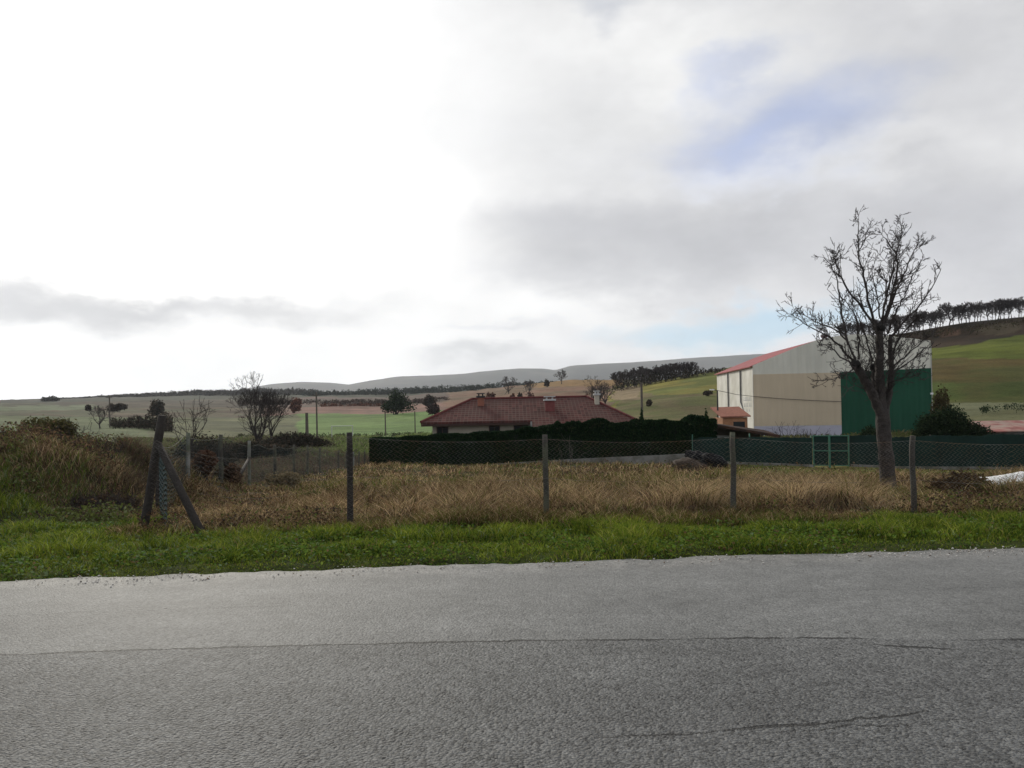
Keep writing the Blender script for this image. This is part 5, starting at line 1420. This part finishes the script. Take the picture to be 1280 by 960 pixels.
# ------------------------------------------------------------------ poles and goal
def pole(px, D, vtop, lab, r=.11, arm=False, name='utility_pole', m='wood'):
    g = G(px, D); z = P(px, vtop, D).z
    t = thing(name, lab, 'pole', g)
    mb = MB(); mb.tube([(g.x, g.y, g.z - .3), (g.x, g.y, z)], [r * 1.25, r], 7); mb.build('shaft', M[m], t)
    if arm:
        mb = MB(); mb.box((g.x, g.y - r, z - .5), (1.4, .1, .12)); mb.build('crossarm', M[m], t)
pole(137.5, 170, 494, 'dark utility pole standing in the left field', .13, True)
pole(396.5, 125, 490, 'tall grey utility pole right of the bare trees', .12, True)
pole(384, 112, 516, 'short thick post left of the tall grey utility pole', .2)
pole(482, 135, 515, 'short wooden post in front of the round evergreen tree', .10)
pole(519, 140, 514, 'thin wooden post left of the house roof', .09)
pole(803, 84, 478, 'wooden utility pole behind the right corner of the house roof', .12, False)
def goal():
    D = 100.; a, b = G(415, D), G(441, D)
    z = max(a.z, b.z); top = P(428, 533, D).z
    t = thing('football_goal', 'white football goal frame in the meadow behind the dark fence post', 'goal', (a + b) / 2)
    for p in (a, b):
        mb = MB(); mb.tube([(p.x, p.y, p.z - .1), (p.x, p.y, top)], .045, 8); mb.build('upright', M['white_paint'], t)
    mb = MB(); mb.tube([(a.x - .06, D, top + .06), (b.x + .06, D, top + .06)], .045, 8); mb.build('crossbar', M['white_paint'], t)
goal()

# ------------------------------------------------------------------ sky, sun, air
SUN_AZ, SUN_EL = R(-24), R(24)
def world():
    w = bpy.data.worlds.new('World'); sc.world = w; w.use_nodes = True
    nt = w.node_tree; nt.nodes.clear(); g = NG(nt)
    out = g.n('ShaderNodeOutputWorld'); bg = g.n('ShaderNodeBackground'); bg.inputs[1].default_value = .1
    sky = g.n('ShaderNodeTexSky', sky_type='NISHITA'); sky.sun_disc = False; sky.sun_elevation = SUN_EL; sky.sun_rotation = SUN_AZ; sky.dust_density = 1.2
    d = g.n('ShaderNodeTexCoord').outputs['Generated']
    sp = g.n('ShaderNodeSeparateXYZ'); g.put(sp.inputs[0], d)
    az = g.m('ARCTAN2', sp.outputs[0], sp.outputs[1]); el = g.m('ARCSINE', sp.outputs[2])
    v = g.n('ShaderNodeCombineXYZ'); g.put(v.inputs[0], az); g.put(v.inputs[1], el)
    # cloud-like warp of the direction
    nv = g.n('ShaderNodeMapping'); g.put(nv.inputs[0], d); nv.inputs['Scale'].default_value = (1, 1, 1.9)
    wn = g.noise(nv.outputs[0], 4.5, 6, .55, 0, 'Color')
    warp = g.v('MULTIPLY', g.v('SUBTRACT', wn, (.5, .5, .5)), (.30, .16, 0))
    fine = g.noise(nv.outputs[0], 16, 5, .55, 0, 'Color')
    warp = g.v('ADD', warp, g.v('MULTIPLY', g.v('SUBTRACT', fine, (.5, .5, .5)), (.07, .05, 0)))
    q = g.v('ADD', v.outputs[0], warp)
    def blob(px, py, sx, sy, soft=1., lo=.0, vec=None):
        a, b = level(px, py); A = math.atan2(a, F); E = math.atan2(-b, math.hypot(F, a))
        k = g.v('MULTIPLY', g.v('SUBTRACT', vec or q, (A, E, 0)), (F / sx, F / sy, 0))
        return g.ramp(g.v('LENGTH', k), 1.0, lo)
    def lerp(c, f, col, k=1.):
        return g.mix(g.m('MULTIPLY', f, k) if k != 1 else f, c, tuple(x * 10 for x in col))
    n1 = g.noise(nv.outputs[0], 3.2, 7, .58); n2 = g.noise(nv.outputs[0], 9, 6, .6)
    c = g.mix(g.ramp(n1, .32, .68), tuple(x * 10 for x in (.59, .595, .62)), tuple(x * 10 for x in (.77, .77, .775)))
    # large veiled-sun brightness at the left
    glow = blob(170, 190, 760, 520, lo=.35)
    c = lerp(c, glow, (1.0, 1.0, 1.0), .92)
    c = lerp(c, blob(190, 190, 520, 430, lo=.2), (1.75, 1.72, 1.66))
    c = lerp(c, blob(120, 450, 560, 70, lo=.2), (1.05, 1.05, 1.04), .95)
    c = lerp(c, blob(560, 130, 160, 210), (.86, .87, .88), .6)
    c = lerp(c, blob(470, 390, 330, 130, lo=.1), (.95, .95, .945), .9)
    # white puffs
    c = lerp(c, blob(690, 50, 210, 110), (.90, .90, .895), .8)
    c = lerp(c, blob(860, 70, 220, 120, lo=.1), (.96, .96, .95), .85)
    c = lerp(c, blob(720, 180, 190, 90), (.80, .805, .81), .6)
    c = lerp(c, blob(640, 388, 330, 48), (.98, .98, .97), .9)
    c = lerp(c, blob(1020, 208, 270, 40), (.88, .88, .88), .85)
    # grey bellies
    c = lerp(c, blob(800, 300, 340, 85), (.51, .515, .54), .85)
    c = lerp(c, blob(1180, 290, 260, 110), (.545, .55, .58), .75)
    c = lerp(c, blob(1150, 90, 260, 120), (.63, .635, .66), .65)
    c = lerp(c, blob(740, 5, 60, 30), (.52, .55, .62), .6)
    # blue gaps: the clear sky behind
    skyc = sky.outputs[0]
    gap = g.m('MULTIPLY', blob(985, 152, 165, 95), .9)
    gap2 = g.m('MULTIPLY', blob(905, 70, 70, 36), .55)
    clear = g.mix(.8, skyc, (4.6, 5.3, 7.7))
    c = g.mix(gap, c, clear); c = g.mix(gap2, c, clear)
    low = g.m('MULTIPLY', blob(930, 404, 200, 50, lo=.35), 1.)
    c = g.mix(low, c, g.mix(.75, skyc, (4.8, 6.9, 8.8)))
    # bands near the horizon
    c = lerp(c, blob(640, 445, 900, 34), (.92, .92, .915), .6)
    c = lerp(c, blob(1000, 432, 190, 18), (.80, .79, .81), .6)
    c = lerp(c, blob(640, 412, 130, 14), (.70, .71, .74), .5)
    c = lerp(c, blob(590, 460, 120, 22), (.50, .515, .53), .8)
    c = lerp(c, blob(60, 450, 640, 66, lo=.25), (1.05, 1.05, 1.04), .95)
    # grey streak in the bright part
    c = lerp(c, blob(190, 376, 345, 46), (.56, .565, .58), .9)
    c = lerp(c, blob(0, 378, 260, 48), (.58, .585, .60), .8)
    k = g.n('ShaderNodeVectorMath', operation='SCALE'); g.put(k.inputs[0], c); g.put(k.inputs['Scale'], g.ramp(sp.outputs[2], .42, .0, 1., 1.16)); c = k.outputs[0]
    k = g.n('ShaderNodeVectorMath', operation='SCALE'); g.put(k.inputs[0], c); g.put(k.inputs['Scale'], g.ramp(n2, .3, .7, .93, 1.07, False)); c = k.outputs[0]
    # second sky half, behind: broken cloud
    back = g.ramp(sp.outputs[1], .15, -.35)
    c = g.mix(back, c, g.mix(g.ramp(n2, .4, .6), (8.6, 8.7, 9.0), (5.6, 6.2, 7.6)))
    up = g.ramp(sp.outputs[2], .55, .85)
    c = g.mix(up, c, g.mix(g.ramp(n1, .4, .6), (6.0, 6.2, 6.5), (7.6, 7.7, 7.9)))
    g.put(bg.inputs[0], c); nt.links.new(bg.outputs[0], out.inputs[0])
    w.cycles.sampling_method = 'MANUAL'; w.cycles.sample_map_resolution = 512
world()

s = Vector((math.sin(SUN_AZ) * math.cos(SUN_EL), math.cos(SUN_AZ) * math.cos(SUN_EL), math.sin(SUN_EL)))
sd = bpy.data.lights.new('sun', 'SUN'); sd.energy = 2.6; sd.angle = R(10); sd.color = (1, .93, .80)
so = bpy.data.objects.new('sun', sd); COL.objects.link(so); so.rotation_euler = s.to_track_quat('Z', 'Y').to_euler(); so.location = (0, 0, 50)

def haze():
    m = bpy.data.materials.new('haze_air'); nt, N, L = nodes(m)
    out = N('ShaderNodeOutputMaterial'); v = N('ShaderNodeVolumePrincipled')
    v.inputs['Color'].default_value = (.84, .89, .97, 1); v.inputs['Density'].default_value = .00007; v.inputs['Anisotropy'].default_value = .3
    L(v.outputs[0], out.inputs['Volume'])
    mb = MB(); mb.box((0, 3500, 260), (17000, 8400, 700)); o = mb.build('haze', m)
    tag(o, 'thin pale air veiling the far hills', 'haze', kind='stuff')
haze()

# ------------------------------------------------------------------ camera and render settings
cd = bpy.data.cameras.new('camera'); cam = bpy.data.objects.new('camera', cd); COL.objects.link(cam)
cd.sensor_width = 36; cd.sensor_fit = 'HORIZONTAL'; cd.lens = F / 1280 * 36; cd.shift_y = (VY - 480) / 1280
cd.clip_start = .05; cd.clip_end = 12000
cam.location = (0, 0, HC)
cam.matrix_world = Matrix.Translation((0, 0, HC)) @ Matrix.Rotation(R(90), 4, 'X') @ Matrix.Rotation(-ROLL, 4, 'Z')
sc.camera = cam
sc.view_settings.view_transform = 'Standard'; sc.view_settings.look = 'None'; sc.view_settings.gamma = 1; sc.view_settings.exposure = 0
sc.view_settings.use_curve_mapping = False
cy = sc.cycles
sc.render.engine = 'CYCLES'
cy.max_bounces = 5; cy.diffuse_bounces = 3; cy.glossy_bounces = 2; cy.transmission_bounces = 3; cy.volume_bounces = 0; cy.transparent_max_bounces = 4
cy.use_denoising = True; cy.denoiser = 'OPENIMAGEDENOISE'; cy.denoising_input_passes = 'RGB_ALBEDO_NORMAL'; cy.denoising_prefilter = 'ACCURATE'
cy.sample_clamp_indirect = 4
